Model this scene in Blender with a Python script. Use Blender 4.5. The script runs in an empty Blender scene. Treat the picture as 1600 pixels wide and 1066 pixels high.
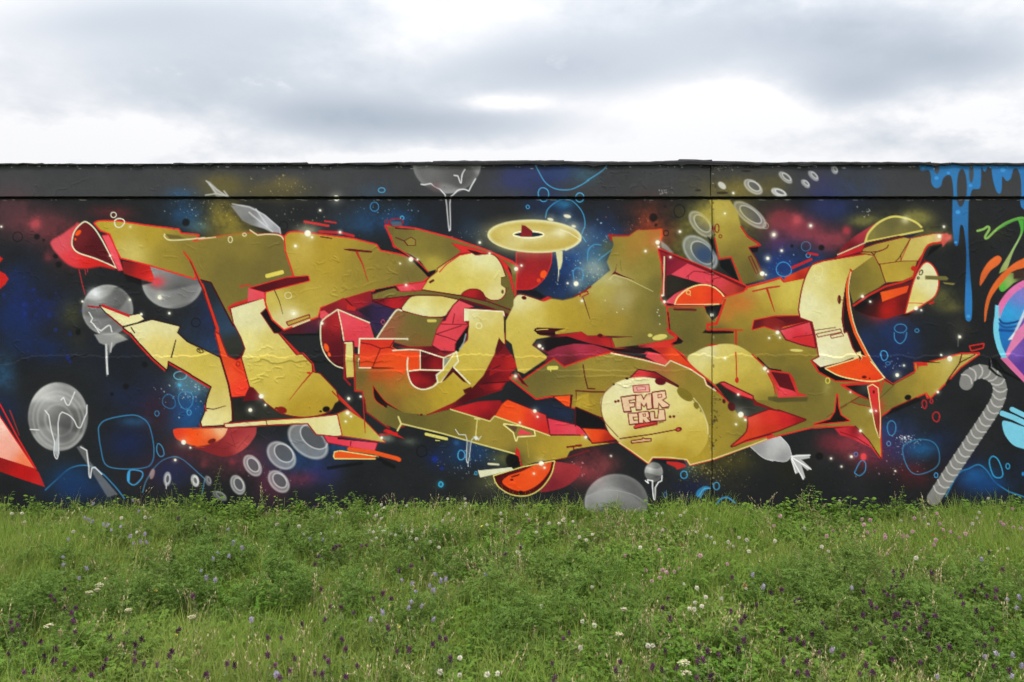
import bpy, bmesh, math, random
import numpy as np
from mathutils import Vector, Matrix

R = math.radians
random.seed(7)
rng = np.random.default_rng(11)
scene = bpy.context.scene
col = scene.collection

# ------------------------------------------------------------------ camera
CAM_H = 1.55          # eye height, metres
WALL_Y = 6.3          # distance from the camera to the painted face
PPM = 200.0           # picture pixels per metre on the wall face
cam_d = bpy.data.cameras.new('camera')
cam = bpy.data.objects.new('camera', cam_d)
col.objects.link(cam)
cam.location = (0, 0, CAM_H)
cam.rotation_euler = (R(90), 0, 0)
cam_d.sensor_width = 36.0
cam_d.lens = 36.0 * PPM * WALL_Y / 1600.0
cam_d.shift_y = -53.0 / 1600.0
cam_d.clip_start = 0.05
cam_d.clip_end = 2000
scene.camera = cam
scene.cycles.max_bounces = 5
scene.cycles.use_adaptive_sampling = True
scene.cycles.adaptive_threshold = 0.025
scene.cycles.adaptive_min_samples = 16
scene.cycles.diffuse_bounces = 2
scene.cycles.glossy_bounces = 1
scene.cycles.transmission_bounces = 2
scene.cycles.transparent_max_bounces = 4
scene.view_settings.view_transform = 'Standard'
scene.view_settings.look = 'None'
scene.view_settings.exposure = 0.45
scene.view_settings.gamma = 1.0
scene.view_settings.use_curve_mapping = False

# ------------------------------------------------------------------ world: overcast sky
SUN_EL, SUN_AZ = 58.0, 200.0       # veiled sun, high behind the photographer
world = bpy.data.worlds.new('World')
scene.world = world
world.use_nodes = True
world.cycles.sampling_method = 'MANUAL'
world.cycles.sample_map_resolution = 256
wn, wl = world.node_tree.nodes, world.node_tree.links
wn.clear()

def N(tree, kind, **kw):
    n = tree.nodes.new(kind)
    for a, b in kw.items():
        setattr(n, a, b)
    return n

def math_node(tree, op, a, b=None, c=None, clamp=False):
    n = tree.nodes.new('ShaderNodeMath')
    n.operation = op
    n.use_clamp = clamp
    for i, v in enumerate((a, b, c)):
        if v is None:
            continue
        if isinstance(v, (int, float)):
            n.inputs[i].default_value = v
        else:
            tree.links.new(v, n.inputs[i])
    return n.outputs[0]

def mix_col(tree, f, a, b, mode='MIX'):
    n = tree.nodes.new('ShaderNodeMix')
    n.data_type = 'RGBA'
    n.blend_type = mode
    for sock, v in ((n.inputs[0], f), (n.inputs[6], a), (n.inputs[7], b)):
        if isinstance(v, (int, float)):
            sock.default_value = v
        elif isinstance(v, tuple):
            sock.default_value = (*v, 1.0) if len(v) == 3 else v
        else:
            tree.links.new(v, sock)
    return n.outputs[2]

T = world.node_tree
geo = N(T, 'ShaderNodeTexCoord')
sep = N(T, 'ShaderNodeSeparateXYZ')
wl.new(geo.outputs['Generated'], sep.inputs[0])
# direction laid on a cloud ceiling: (x, y) / (z + c)
zc = math_node(T, 'MAXIMUM', sep.outputs[2], 0.0)
zz = math_node(T, 'ADD', zc, 0.22)
cx = math_node(T, 'DIVIDE', sep.outputs[0], zz)
cy = math_node(T, 'DIVIDE', sep.outputs[1], zz)
comb = N(T, 'ShaderNodeCombineXYZ')
wl.new(cx, comb.inputs[0]); wl.new(cy, comb.inputs[1])

def wnoise(scale, detail, rough, off, dist=0.0):
    m = N(T, 'ShaderNodeMapping')
    m.inputs['Location'].default_value = off
    m.inputs['Scale'].default_value = (1.0, 1.0, 1.9)
    wl.new(geo.outputs['Generated'], m.inputs[0])
    n = N(T, 'ShaderNodeTexNoise')
    n.inputs['Scale'].default_value = scale
    n.inputs['Detail'].default_value = detail
    n.inputs['Roughness'].default_value = rough
    n.inputs['Distortion'].default_value = dist
    wl.new(m.outputs[0], n.inputs['Vector'])
    return n.outputs[0]

def ceil_pt(px, py):
    """point of the cloud ceiling seen at picture position (px, py)"""
    v = Vector(((px - 800) / 1260.0, 1.0, (480 - py) / 1260.0)).normalized()
    z = max(v.z, 0) + 0.22
    return v.x / z, v.y / z

n_big = wnoise(2.4, 2, 0.5, (3.1, 1.7, 0))
n_fine = wnoise(13.0, 5, 0.58, (5.0, 2.2, 0))
lump = math_node(T, 'SUBTRACT', n_fine, 0.5)
wob = math_node(T, 'ADD', math_node(T, 'MULTIPLY', math_node(T, 'SUBTRACT', n_big, 0.5), 1.6), math_node(T, 'MULTIPLY', lump, 4.2))

def bank(px, py, rx, ry, amount):
    """a cloud bank centred where the picture shows it; rx, ry in picture pixels"""
    x0, y0 = ceil_pt(px, py)
    x1, _ = ceil_pt(px + rx, py)
    _, y1 = ceil_pt(px, py + ry)
    _, y2 = ceil_pt(px, py - ry)
    sx = abs(x1 - x0); sy = max(0.5 * abs(y1 - y2), 0.02)
    dx = math_node(T, 'MULTIPLY_ADD', cx, 1 / sx, -x0 / sx)
    dy = math_node(T, 'MULTIPLY_ADD', cy, 1 / sy, -y0 / sy)
    q = math_node(T, 'MULTIPLY_ADD', dx, dx, math_node(T, 'MULTIPLY_ADD', dy, dy, wob))
    g = math_node(T, 'POWER', 2.718, math_node(T, 'MULTIPLY', q, -1.0))
    return math_node(T, 'MULTIPLY', math_node(T, 'MINIMUM', g, 1.4), amount)

total = math_node(T, 'MULTIPLY_ADD', n_big, 0.7, -0.28)
BANKS = [(230, 25, 260, 40, .26), (480, 45, 120, 30, .12), (330, 110, 250, 70, .34), (520, 180, 170, 34, .50), (700, 195, 190, 26, .36),
         (880, 105, 230, 50, .42), (1280, 55, 330, 55, .40), (1330, 140, 120, 40, .48), (1490, 90, 150, 40, .30),
         (1150, 165, 110, 34, -.60), (1490, 195, 160, 40, -.35), (790, 160, 80, 13, -.45), (110, 222, 260, 34, -.50), (820, 246, 900, 14, -.35), (640, 60, 120, 40, -.12)]
for b in BANKS:
    total = math_node(T, 'ADD', total, bank(*b))
total = math_node(T, 'MULTIPLY_ADD', lump, math_node(T, 'MULTIPLY_ADD', total, 2.2, 0.45), total)
shade = math_node(T, 'MULTIPLY', total, 1.0, clamp=True)
ramp = N(T, 'ShaderNodeValToRGB')
cr = ramp.color_ramp
cr.elements[0].position = 0.0; cr.elements[0].color = (0.76, 0.755, 0.765, 1)
cr.elements[1].position = 0.88; cr.elements[1].color = (0.25, 0.30, 0.37, 1)
e = cr.elements.new(0.12); e.color = (0.66, 0.67, 0.695, 1)
e = cr.elements.new(0.36); e.color = (0.49, 0.525, 0.575, 1)
wl.new(shade, ramp.inputs[0])
# an overcast sky grows brighter towards the zenith
zen = math_node(T, 'MULTIPLY_ADD', math_node(T, 'MULTIPLY', zc, zc), 2.3, 0.90)
cloud = N(T, 'ShaderNodeVectorMath', operation='SCALE')
wl.new(ramp.outputs[0], cloud.inputs[0]); wl.new(zen, cloud.inputs['Scale'])
sky = N(T, 'ShaderNodeTexSky')
sky.sky_type = 'NISHITA'
sky.sun_disc = False
sky.sun_elevation = R(SUN_EL)
sky.sun_rotation = R(SUN_AZ)
bg_sky = N(T, 'ShaderNodeBackground'); bg_sky.inputs[1].default_value = 0.08
bg_cl = N(T, 'ShaderNodeBackground'); bg_cl.inputs[1].default_value = 1.0
wl.new(sky.outputs[0], bg_sky.inputs[0]); wl.new(cloud.outputs[0], bg_cl.inputs[0])
mixs = N(T, 'ShaderNodeMixShader'); mixs.inputs[0].default_value = 0.93
wl.new(bg_sky.outputs[0], mixs.inputs[1]); wl.new(bg_cl.outputs[0], mixs.inputs[2])
wout = N(T, 'ShaderNodeOutputWorld')
wl.new(mixs.outputs[0], wout.inputs[0])

sun_d = bpy.data.lights.new('sun', 'SUN')
sun_d.energy = 1.5
sun_d.angle = R(14)
sun_d.color = (1.0, 0.96, 0.9)
sun = bpy.data.objects.new('sun', sun_d)
col.objects.link(sun)
sun.location = (0, -5, 12)
az, el = R(SUN_AZ), R(SUN_EL)
to_sun = Vector((math.sin(az) * math.cos(el), math.cos(az) * math.cos(el), math.sin(el)))
sun.rotation_euler = to_sun.to_track_quat('Z', 'Y').to_euler()

# ------------------------------------------------------------------ helpers
def tag(o, label=None, cat=None, group=None, kind=None):
    if label: o['label'] = label
    if cat: o['category'] = cat
    if group: o['group'] = group
    if kind: o['kind'] = kind
    return o

def empty(name, loc=(0, 0, 0), rz=0.0):
    o = bpy.data.objects.new(name, None)
    col.objects.link(o)
    o.location = loc
    o.rotation_euler = (0, 0, rz)
    o.empty_display_size = 0.05
    return o

def mesh_obj(name, verts, faces, mat, parent=None, smooth=False, link=True):
    me = bpy.data.meshes.new(name)
    me.from_pydata([tuple(v) for v in verts], [], faces)
    me.update()
    if mat: me.materials.append(mat)
    if smooth: me.shade_smooth()
    o = bpy.data.objects.new(name, me)
    if link: col.objects.link(o)
    o.parent = parent
    return o

def srgb2lin(c):
    c = np.asarray(c, dtype=np.float32)
    return np.where(c <= 0.04045, c / 12.92, ((c + 0.055) / 1.055) ** 2.4)

def grid_noise(X, Y, scale, seed, octaves=4, gain=0.5):
    """value noise sampled at picture positions X (columns), Y (rows) -> 0..1"""
    out = np.zeros((len(Y), len(X)), np.float32); amp = 1.0; tot = 0.0
    for o in range(octaves):
        g = np.random.default_rng(seed + o).random((256, 256)).astype(np.float32)
        fx = (X + 4000.0) / scale * 2 ** o; fy = (Y + 500.0) / scale * 2 ** o
        ix = np.floor(fx).astype(int); iy = np.floor(fy).astype(int)
        tx = (fx - ix).astype(np.float32); ty = (fy - iy).astype(np.float32)
        tx = tx * tx * (3 - 2 * tx); ty = ty * ty * (3 - 2 * ty)
        x0 = ix % 256; x1 = (ix + 1) % 256; y0 = iy % 256; y1 = (iy + 1) % 256
        a = g[np.ix_(y0, x0)]; b = g[np.ix_(y0, x1)]; c = g[np.ix_(y1, x0)]; d = g[np.ix_(y1, x1)]
        ty_ = ty[:, None]
        out += amp * ((a * (1 - tx) + b * tx) * (1 - ty_) + (c * (1 - tx) + d * tx) * ty_)
        tot += amp; amp *= gain
    return out / tot

# ------------------------------------------------------------------ the mural: spray paint laid on the wall's own surface
# paint is kept per wall vertex; positions are wall positions in units of 5 mm (x to the right, y down)
STEP = 1.15
XS = np.concatenate([np.arange(-2000, -100, 14.0), np.arange(-100, 1700, STEP), np.arange(1700, 3600.1, 14.0)]).astype(np.float32)
YS = np.concatenate([np.arange(255.0, 803.0, STEP)]).astype(np.float32)
CAN = np.zeros((len(YS), len(XS), 3), np.float32)
NF = grid_noise(XS, YS, 60, 100, 5, 0.55)
NF2 = grid_noise(XS, YS, 18, 200, 4, 0.6)
NF3 = grid_noise(XS, YS, 5, 300, 2, 0.6)
S = 3.806
TILES = {'A1': (0, 240), 'A2': (0, 520), 'B1': (300, 240), 'B2': (300, 520), 'M': (500, 320), 'C1': (600, 240), 'C2': (600, 520),
         'N': (780, 320), 'D1': (900, 240), 'D2': (900, 520), 'P': (1000, 320), 'E1': (1200, 240), 'E2': (1200, 520),
         'F1': (1400, 240), 'F2': (1400, 520)}
NAMED = dict(k='242628', K='15171a', r='d02a26', d='861420', m='4f0c17', p='e0505a', o='ea4c1a', y='d3c160', g='b79a2c', l='766a30',
             w='e6dfa8', W='f2f2ea', c='4aa6d6', b='1d3f86', s='a8a8a6', n='16214a', q='c9b648')

def hexc(h):
    h = NAMED.get(h, h)
    return np.array([int(h[i:i + 2], 16) / 255.0 for i in (0, 2, 4)], np.float32)

def path(s, closed=True):
    pts, sm, t = [], [], None
    for tok in s.split():
        if tok in TILES or tok == 'G':
            t = tok; continue
        cur = tok.endswith('~')
        x, y = (float(v) for v in tok.rstrip('~').split(','))
        if t and t != 'G':
            ox, oy = TILES[t]; x = ox + x / S; y = oy + y / S
        pts.append((x, y)); sm.append(cur)
    P_ = np.array(pts, np.float32); n = len(P_); out = []
    rngs = range(n) if closed else range(n - 1)
    for i in rngs:
        a, b = P_[i], P_[(i + 1) % n]
        out.append(a)
        if sm[i] or sm[(i + 1) % n]:
            p0 = P_[i - 1] if (sm[i] and (closed or i > 0)) else 2 * a - b
            p3 = P_[(i + 2) % n] if (sm[(i + 1) % n] and (closed or i + 2 < n)) else 2 * b - a
            for k in range(1, 6):
                u = k / 6.0
                out.append(0.5 * (2 * a + (b - p0) * u + (2 * p0 - 5 * a + 4 * b - p3) * u * u + (3 * a - p0 - 3 * b + p3) * u ** 3))
    if not closed: out.append(P_[-1])
    return np.array(out, np.float32)

def window(x0, x1, y0, y1):
    i0, i1 = np.searchsorted(XS, x0), np.searchsorted(XS, x1)
    j0, j1 = np.searchsorted(YS, y0), np.searchsorted(YS, y1)
    if i1 <= i0 or j1 <= j0: return None
    return slice(j0, j1), slice(i0, i1)

def blend(w, a, c):
    v = CAN[w]
    CAN[w] = v + (c - v) * a[..., None]

def colour_of(fill, w):
    """one colour, or several colours melting into each other: 'TILE x,y colour x,y colour ...'"""
    if ' ' not in fill: return hexc(fill)
    toks = fill.split(); t = None; seeds = []
    i = 0
    while i < len(toks):
        if toks[i] in TILES or toks[i] == 'G': t = toks[i]; i += 1; continue
        x, y = (float(v) for v in toks[i].split(','))
        if t and t != 'G':
            ox, oy = TILES[t]; x = ox + x / S; y = oy + y / S
        seeds.append((x, y, hexc(toks[i + 1]))); i += 2
    X, Y = XS[w[1]][None, :], YS[w[0]][:, None]
    num = 0; den = 0
    for x, y, c in seeds:
        q = 1.0 / (((X - x) ** 2 + (Y - y) ** 2 + 90.0) ** 1.5)
        num = num + q[..., None] * c; den = den + q
    return num / den[..., None]

def sdf(poly, w):
    X, Y = np.meshgrid(XS[w[1]], YS[w[0]])
    d2 = np.full(X.shape, 1e9, np.float32); ins = np.zeros(X.shape, bool)
    n = len(poly)
    for i in range(n):
        ax, ay = poly[i]; bx, by = poly[(i + 1) % n]
        ex, ey = bx - ax, by - ay; L2 = ex * ex + ey * ey
        if L2 < 1e-9: continue
        px, py = X - ax, Y - ay
        t = np.clip((px * ex + py * ey) / L2, 0, 1)
        np.minimum(d2, (px - t * ex) ** 2 + (py - t * ey) ** 2, out=d2)
        if ay != by:
            ins ^= ((ay > Y) != (by > Y)) & (px < ex * (Y - ay) / ey)
    d = np.sqrt(d2)
    return np.where(ins, -d, d)

def smooth01(a):
    a = np.clip(a, 0, 1)
    return a * a * (3 - 2 * a)

def P(s, fill, ol=None, ow=1.8, soft=1.1, a=1.0, off=None):
    """a filled shape, with an outline if asked for; off paints an outline that is shifted (a drop edge)"""
    poly = path(s) if isinstance(s, str) else s
    m = soft + ow + 3
    w = window(poly[:, 0].min() - m, poly[:, 0].max() + m, poly[:, 1].min() - m, poly[:, 1].max() + m)
    if w is None: return
    d = sdf(poly, w)
    if ol: blend(w, smooth01(0.5 + (ow * 1.22 - d) / 1.2), np.clip(hexc(ol) * np.float32(1.07), 0, 1))
    blend(w, a * smooth01(0.5 - d / soft), colour_of(fill, w))

def L(s, wd, c, closed=False, soft=1.0, a=1.0, w1=None):
    """a sprayed line of width wd (tapering to w1)"""
    p = path(s, closed) if isinstance(s, str) else s
    if closed: p = np.vstack([p, p[:1]])
    w1 = wd if w1 is None else w1
    m = max(wd, w1) + soft + 2
    w = window(p[:, 0].min() - m, p[:, 0].max() + m, p[:, 1].min() - m, p[:, 1].max() + m)
    if w is None: return
    X, Y = np.meshgrid(XS[w[1]], YS[w[0]])
    sd = np.full(X.shape, 1e6, np.float32); n = len(p) - 1
    for i in range(n):
        ax, ay = p[i]; ex, ey = p[i + 1] - p[i]; L2 = max(ex * ex + ey * ey, 1e-6)
        px, py = X - ax, Y - ay
        t = np.clip((px * ex + py * ey) / L2, 0, 1)
        rad = 0.5 * (wd + (w1 - wd) * (i + t) / n)
        np.minimum(sd, np.hypot(px - t * ex, py - t * ey) - rad, out=sd)
    blend(w, a * smooth01(0.5 - sd / soft), hexc(c))

def pt(s):
    t, q = s.split()
    x, y = (float(v) for v in q.split(','))
    if t != 'G':
        ox, oy = TILES[t]; x = ox + x / S; y = oy + y / S
    return x, y

def glow(s, rx, c, a=0.7, ry=None, rot=0, noise=0.5, power=1.0):
    """a soft cloud of spray"""
    x, y = pt(s); ry = ry or rx; m = 2.3 * max(rx, ry)
    w = window(x - m, x + m, y - m, y + m)
    if w is None: return
    X, Y = XS[w[1]][None, :] - x, YS[w[0]][:, None] - y
    cs, sn = math.cos(R(rot)), math.sin(R(rot))
    u, v = (X * cs + Y * sn) / rx, (-X * sn + Y * cs) / ry
    g = np.exp(-((u * u + v * v) ** power) * 1.2)
    if noise:
        g = np.clip(g * (1 + noise * 3.0 * (NF[w] - 0.5) + noise * 0.6 * (NF3[w] - .5)), 0, 1)
    blend(w, a * g, hexc(c))

def ell(s, rx, ry, c, rot=0, soft=1.2, a=1.0, ol=None, ow=1.5):
    """rx, ry in tile units"""
    x, y = pt(s); k = S if not s.startswith('G') else 1.0
    th = np.linspace(0, 2 * math.pi, 40, endpoint=False); cs, sn = math.cos(R(rot)), math.sin(R(rot))
    u, v = rx / k * np.cos(th), ry / k * np.sin(th)
    P(np.stack([x + u * cs - v * sn, y + u * sn + v * cs], 1).astype(np.float32), c, ol=ol, ow=ow, soft=soft, a=a)

def ring(s, rx, ry, c, wd, rot=0, soft=1.0, a=1.0, jit=0.0):
    x, y = pt(s); k = S if not s.startswith('G') else 1.0
    th = np.linspace(0, 2 * math.pi, 36, endpoint=False); cs, sn = math.cos(R(rot)), math.sin(R(rot))
    j = 1 + jit * np.sin(2 * th + x) + jit * 0.6 * np.sin(3 * th + y)
    u, v = rx / k * np.cos(th) * j, ry / k * np.sin(th) * j
    L(np.stack([x + u * cs - v * sn, y + u * sn + v * cs], 1).astype(np.float32), wd, c, closed=True, soft=soft, a=a)

def donut(s, rx, ry, rot=0, a=0.85, hole=0.60, dx=6, dy=-4, c='b2b2b0', edge='f2f2f0'):
    """a ring seen at a slant: a translucent grey body, a dark hole and soft white rims"""
    x, y = pt(s)
    ell(s, rx, ry, c, rot, soft=3.6, a=a * .66)
    hx, hy = x + dx / S, y + dy / S
    h_ = 'G %f,%f' % (hx, hy)
    ell(h_, rx * hole / S, ry * hole / S, '34363c', rot, soft=2.6, a=a * .62)
    ring(s, rx * .90, ry * .90, edge, 2.6, rot, soft=3.5, a=.42 * a)
    ring(h_, rx * hole * 1.06 / S, ry * hole * 1.06 / S, edge, 1.6, rot, soft=2.4, a=.75 * a)

def ball(s, rx, ry, c='9c9c9a', a=0.9, rot=-20):
    a = a * .88
    """a grey painted sphere with swirled bands"""
    x, y = pt(s); ax, ay = rx / S, ry / S
    w = window(x - ax - 6, x + ax + 6, y - ay - 6, y + ay + 6)
    X, Y = XS[w[1]][None, :] - x, YS[w[0]][:, None] - y
    u, v = X / ax, Y / ay; q = np.sqrt(u * u + v * v)
    cover = smooth01(0.5 + (1 - q) * min(ax, ay) / 3.0) * a
    cs, sn = math.cos(R(rot)), math.sin(R(rot))
    uu, vv = u * cs + v * sn, -u * sn + v * cs
    band = 0.5 + 0.5 * np.sin(vv * 4.2 + 1.7 * np.sin(uu * 1.8 + x) + y)
    band = smooth01((band - 0.35) * 2.6)
    lum = 0.39 + 0.19 * band + 0.30 * np.exp(-((u + .45) ** 2 + (v + .5) ** 2) * 3.2) + 0.16 * smooth01((q - .8) * 4) - 0.12 * np.exp(-((u - .35) ** 2 + (v - .45) ** 2) * 4)
    base = hexc(c) / 0.6
    blend(w, cover, np.clip(lum[..., None] * base, 0, 1))
    glow('G %f,%f' % (x, y), ax * .98, 'c9c9c6', 0.10, ay * .98, noise=.2, power=4)

def drip(s, wd, c, **k):
    L(s, wd, c, **k)

def dot(s, r, c='f3f1dc', halo=0.5):
    x, y = pt(s)
    if halo: glow('G %f,%f' % (x, y), r * 2.3, c, halo * .7, noise=0.2)
    ell('G %f,%f' % (x, y), r * .92, r * .92, c, soft=1.6)

def specks(s, rx, ry, n, c, rmin=.4, rmax=1.1, a=.8, seed=1):
    x, y = pt(s); g = np.random.default_rng(seed + int(x) * 7 + int(y))
    for i in range(n):
        u, v = g.normal(0, .5, 2)
        r = rmin + (rmax - rmin) * g.random() ** 3
        ell('G %f,%f' % (x + u * rx, y + v * ry), r, r * (.7 + .6 * g.random()), c, soft=1.2, a=a * (.4 + .6 * g.random()))

# ---- ground coat, and a lighter top band
CAN[:] = hexc('1f2123')
CAN[YS < 309] = hexc('3c3d3f')  # lighter grey stands in for the stronger light on the same black paint
CAN += ((NF - .5) * .05)[..., None]
# ---- nebula of soft spray
for g_ in [
    ('G 20,335', 45, '7a4048', .6), ('G 70,355', 60, '8c3c44', .7, 34), ('G 55,350', 12, 'e0525a', .8), ('G 110,385', 45, 'a8343c', .75, 36),
    ('G 75,402', 9, 'd84a50', .6), ('G 185,335', 34, '7a2a2e', .7, 14), ('G 160,330', 30, '6a2428', .5, 12),
    ('G 30,430', 45, '14285e', .9), ('G 60,480', 60, '16266a', .9, 40), ('G 20,500', 50, '122a66', .8), ('G 65,545', 75, '14285c', .9, 28), ('G 5,580', 26, '2f6ea4', .85, 34),
    ('G 0,640', 40, '16264e', .6), ('G 190,560', 60, '16203a', .5), ('G 215,620', 60, '182a5a', .8, 40), ('G 285,640', 40, '1c4a86', .9, 44), ('G 300,600', 40, '6f9fae', .8, 26),
    ('G 300,650', 34, '1d5590', .8, 40), ('G 330,585', 26, '7fa0a4', .7), ('G 330,540', 34, '2c4a74', .8, 30), ('G 300,520', 30, '2a3e5c', .6),
    ('G 110,490', 26, '4c4c24', .7), ('G 120,535', 26, '30301e', .6),
    ('G 290,335', 45, '23527e', .9, 26), ('G 285,305', 30, '2b5f92', .6, 14), ('G 310,355', 26, '5a8a9c', .7, 14), ('G 325,420', 30, '232c52', .6), ('G 330,500', 36, '1e2e5a', .9, 50),
    ('G 345,330', 34, '8a7a30', .9, 34), ('G 350,290', 44, '76692c', .75, 22), ('G 360,350', 42, '9a882f', .9, 20), ('G 430,300', 70, '60562a', .75, 18), ('G 445,285', 30, '84743a', .5, 12),
    ('G 530,340', 44, '30343a', .6), ('G 480,360', 26, 'c8c090', .5, 14), ('G 560,350', 50, '22405f', .7, 26), ('G 600,345', 50, '1f5590', .9, 30), ('G 640,345', 44, '1c4a7e', .8, 24),
    ('G 590,300', 30, '2a5580', .5, 20), ('G 700,335', 60, '1a2030', .6), ('G 735,360', 26, '26405e', .5),
    ('G 810,280', 52, '2c3674', .85, 26), ('G 880,270', 55, '28407e', .85, 22), ('G 915,275', 26, '3f7a86', .7, 16), ('G 850,310', 40, '1d2c56', .7), ('G 870,345', 50, '1a3a6e', .8, 40),
    ('G 880,420', 60, '1b3f88', .95, 60), ('G 905,370', 40, '1f4c90', .8, 40), ('G 920,440', 36, '5f8a9c', .85, 36), ('G 935,400', 34, '4f86a0', .8), ('G 860,440', 44, '10182e', .7, 18),
    ('G 945,370', 40, '23508e', .85, 26), ('G 955,350', 40, '1c2a4e', .7), ('G 1010,330', 44, '7e3420', .8, 30), ('G 1020,350', 30, 'd24a24', .8, 22), ('G 1035,370', 34, 'c84a26', .7), ('G 1005,365', 28, 'd8421f', .8, 16),
    ('G 1070,390', 40, '74752e', .85, 40), ('G 1085,345', 40, '8a8432', .85, 34), ('G 1060,340', 18, '3c3418', .5), ('G 1100,395', 30, '787a3a', .7, 44),
    ('G 1130,290', 60, '6c602a', .85, 22), ('G 1160,300', 50, '8a7a34', .7, 20), ('G 1205,290', 34, '5f562c', .8, 22), ('G 1130,330', 34, 'b09c3a', .9, 34), ('G 1150,360', 44, 'a8983a', .8, 34),
    ('G 1190,355', 36, '6a4a38', .6), ('G 1225,345', 34, '94343e', .9, 24), ('G 1255,360', 44, 'a23c46', .95, 26), ('G 1300,378', 46, 'a8404c', .95, 24), ('G 1215,380', 26, '743052', .8),
    ('G 1245,342', 10, 'e05a5c', .8), ('G 1323,360', 9, 'e8424a', .8), ('G 1220,420', 55, '1c3c86', .95, 50), ('G 1260,415', 50, '1d3c80', .9, 36), ('G 1290,430', 40, '235494', .8, 26), ('G 1230,445', 36, '4a8ab0', .8, 16),
    ('G 1190,450', 20, '7aa0a8', .7, 14), ('G 1300,320', 46, '22356e', .8, 34), ('G 1330,290', 50, '2c4270', .75, 28), ('G 1285,300', 40, '34305c', .6), ('G 1310,410', 22, '0e1016', .8, 14),
    ('G 1350,345', 30, '8f8a40', .8, 12), ('G 1430,340', 34, 'a09a46', .85, 18), ('G 1400,350', 40, 'a8a050', .8, 24), ('G 1450,370', 44, '7a7434', .8, 22), ('G 1385,480', 44, 'a01a14', .85, 26), ('G 1375,490', 20, 'c82a20', .8), ('G 1395,475', 18, 'd43a2a', .7),
    ('G 1475,465', 36, '6c6a34', .85, 24), ('G 1490,480', 24, '807a3c', .6, 12), ('G 1500,300', 50, '2a2a2a', .4), ('G 1500,515', 22, '4a4636', .6), ('G 1545,365', 34, '3c3c22', .6, 14),
    ('G 1395,520', 50, '1a366e', .85, 36), ('G 1370,570', 44, '1c2c66', .9, 34), ('G 1410,550', 40, '1c2a58', .7), ('G 1350,530', 20, '20346c', .7),
    ('G 1360,705', 44, '8e2e3c', .9, 34), ('G 1330,690', 34, 'a83c48', .85, 30), ('G 1300,690', 30, '7a2834', .7, 22), ('G 1385,690', 34, '54284e', .9), ('G 1410,700', 34, '2c3a6a', .7), ('G 1430,740', 50, '5e1c22', .85, 26), ('G 1400,680', 40, '2a2a54', .7),
    ('G 1395,665', 36, '1e4a84', .85, 26), ('G 1470,690', 30, '1a2c5e', .7), ('G 1440,700', 30, '1d4a7c', .85, 26),
    ('G 300,700', 44, '5c2830', .85, 26), ('G 330,715', 60, '6e3238', .9, 34), ('G 318,725', 8, 'd84a4c', .9), ('G 363,722', 7, 'd03a3c', .8), ('G 380,720', 50, '6a3040', .85, 34), ('G 245,640', 40, '3a1a1e', .7, 44), ('G 255,735', 60, '3c1c24', .8, 30),
    ('G 470,720', 60, '214a84', .95, 40), ('G 530,700', 50, '1e4a80', .9, 20), ('G 500,740', 40, '2a2c66', .8, 30), ('G 470,748', 30, '7e2c3e', .85, 16), ('G 425,755', 34, '6a2840', .7), ('G 560,690', 40, '1c3e6c', .7, 14),
    ('G 425,700', 24, '3a2a3a', .6), ('G 680,715', 20, '18245a', .8), ('G 735,705', 60, '173a6c', .9, 34), ('G 770,690', 30, '3a5a60', .7, 14), ('G 790,715', 30, '80803e', .8, 16), ('G 640,690', 16, '8a9a80', .6, 8), ('G 605,685', 14, 'b8c0a0', .7, 8),
    ('G 760,760', 44, '3c3e30', .75, 30), ('G 770,750', 26, '7a7a3e', .6, 14), ('G 920,705', 34, '8a2a34', .8, 20), ('G 900,735', 24, 'd0464a', .85, 20), ('G 925,740', 30, 'a03a42', .7, 26), ('G 945,725', 30, 'b04a4c', .6, 18),
    ('G 1135,720', 60, '57501f', .9, 26), ('G 1120,750', 50, '3f3a20', .85, 34), ('G 1090,730', 30, '5a5220', .8, 14), ('G 1090,765', 44, '161e4a', .85, 24), ('G 1060,720', 30, '2a4a6c', .7, 12), ('G 1075,725', 20, '34627a', .7), ('G 1240,740', 40, '26240f', .6),
    ('G 1545,750', 60, '14305e', .9, 36), ('G 1500,730', 40, '20163a', .6), ('G 1590,730', 30, '141e40', .6), ('G 1600,660', 40, '14181c', .5),
    ('G 700,500', 60, '2a2448', .6), ('G 600,490', 40, '3a2a54', .8, 26), ('G 850,640', 40, '1a2a50', .8, 20), ('G 820,620', 40, '16181c', .8), ('G 880,650', 26, '1c2c54', .8, 16)]:
    glow(g_[0], g_[1] * .82, g_[2], g_[3] * .70, (g_[4] if len(g_) > 4 else g_[1]) * .82, noise=.8)
for s_, n_ in [('G 60,480', 26), ('G 40,450', 12), ('G 80,540', 18)]:
    specks(s_, 60, 40, n_, '1c2f86', 1, 4.5, .55)
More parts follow.
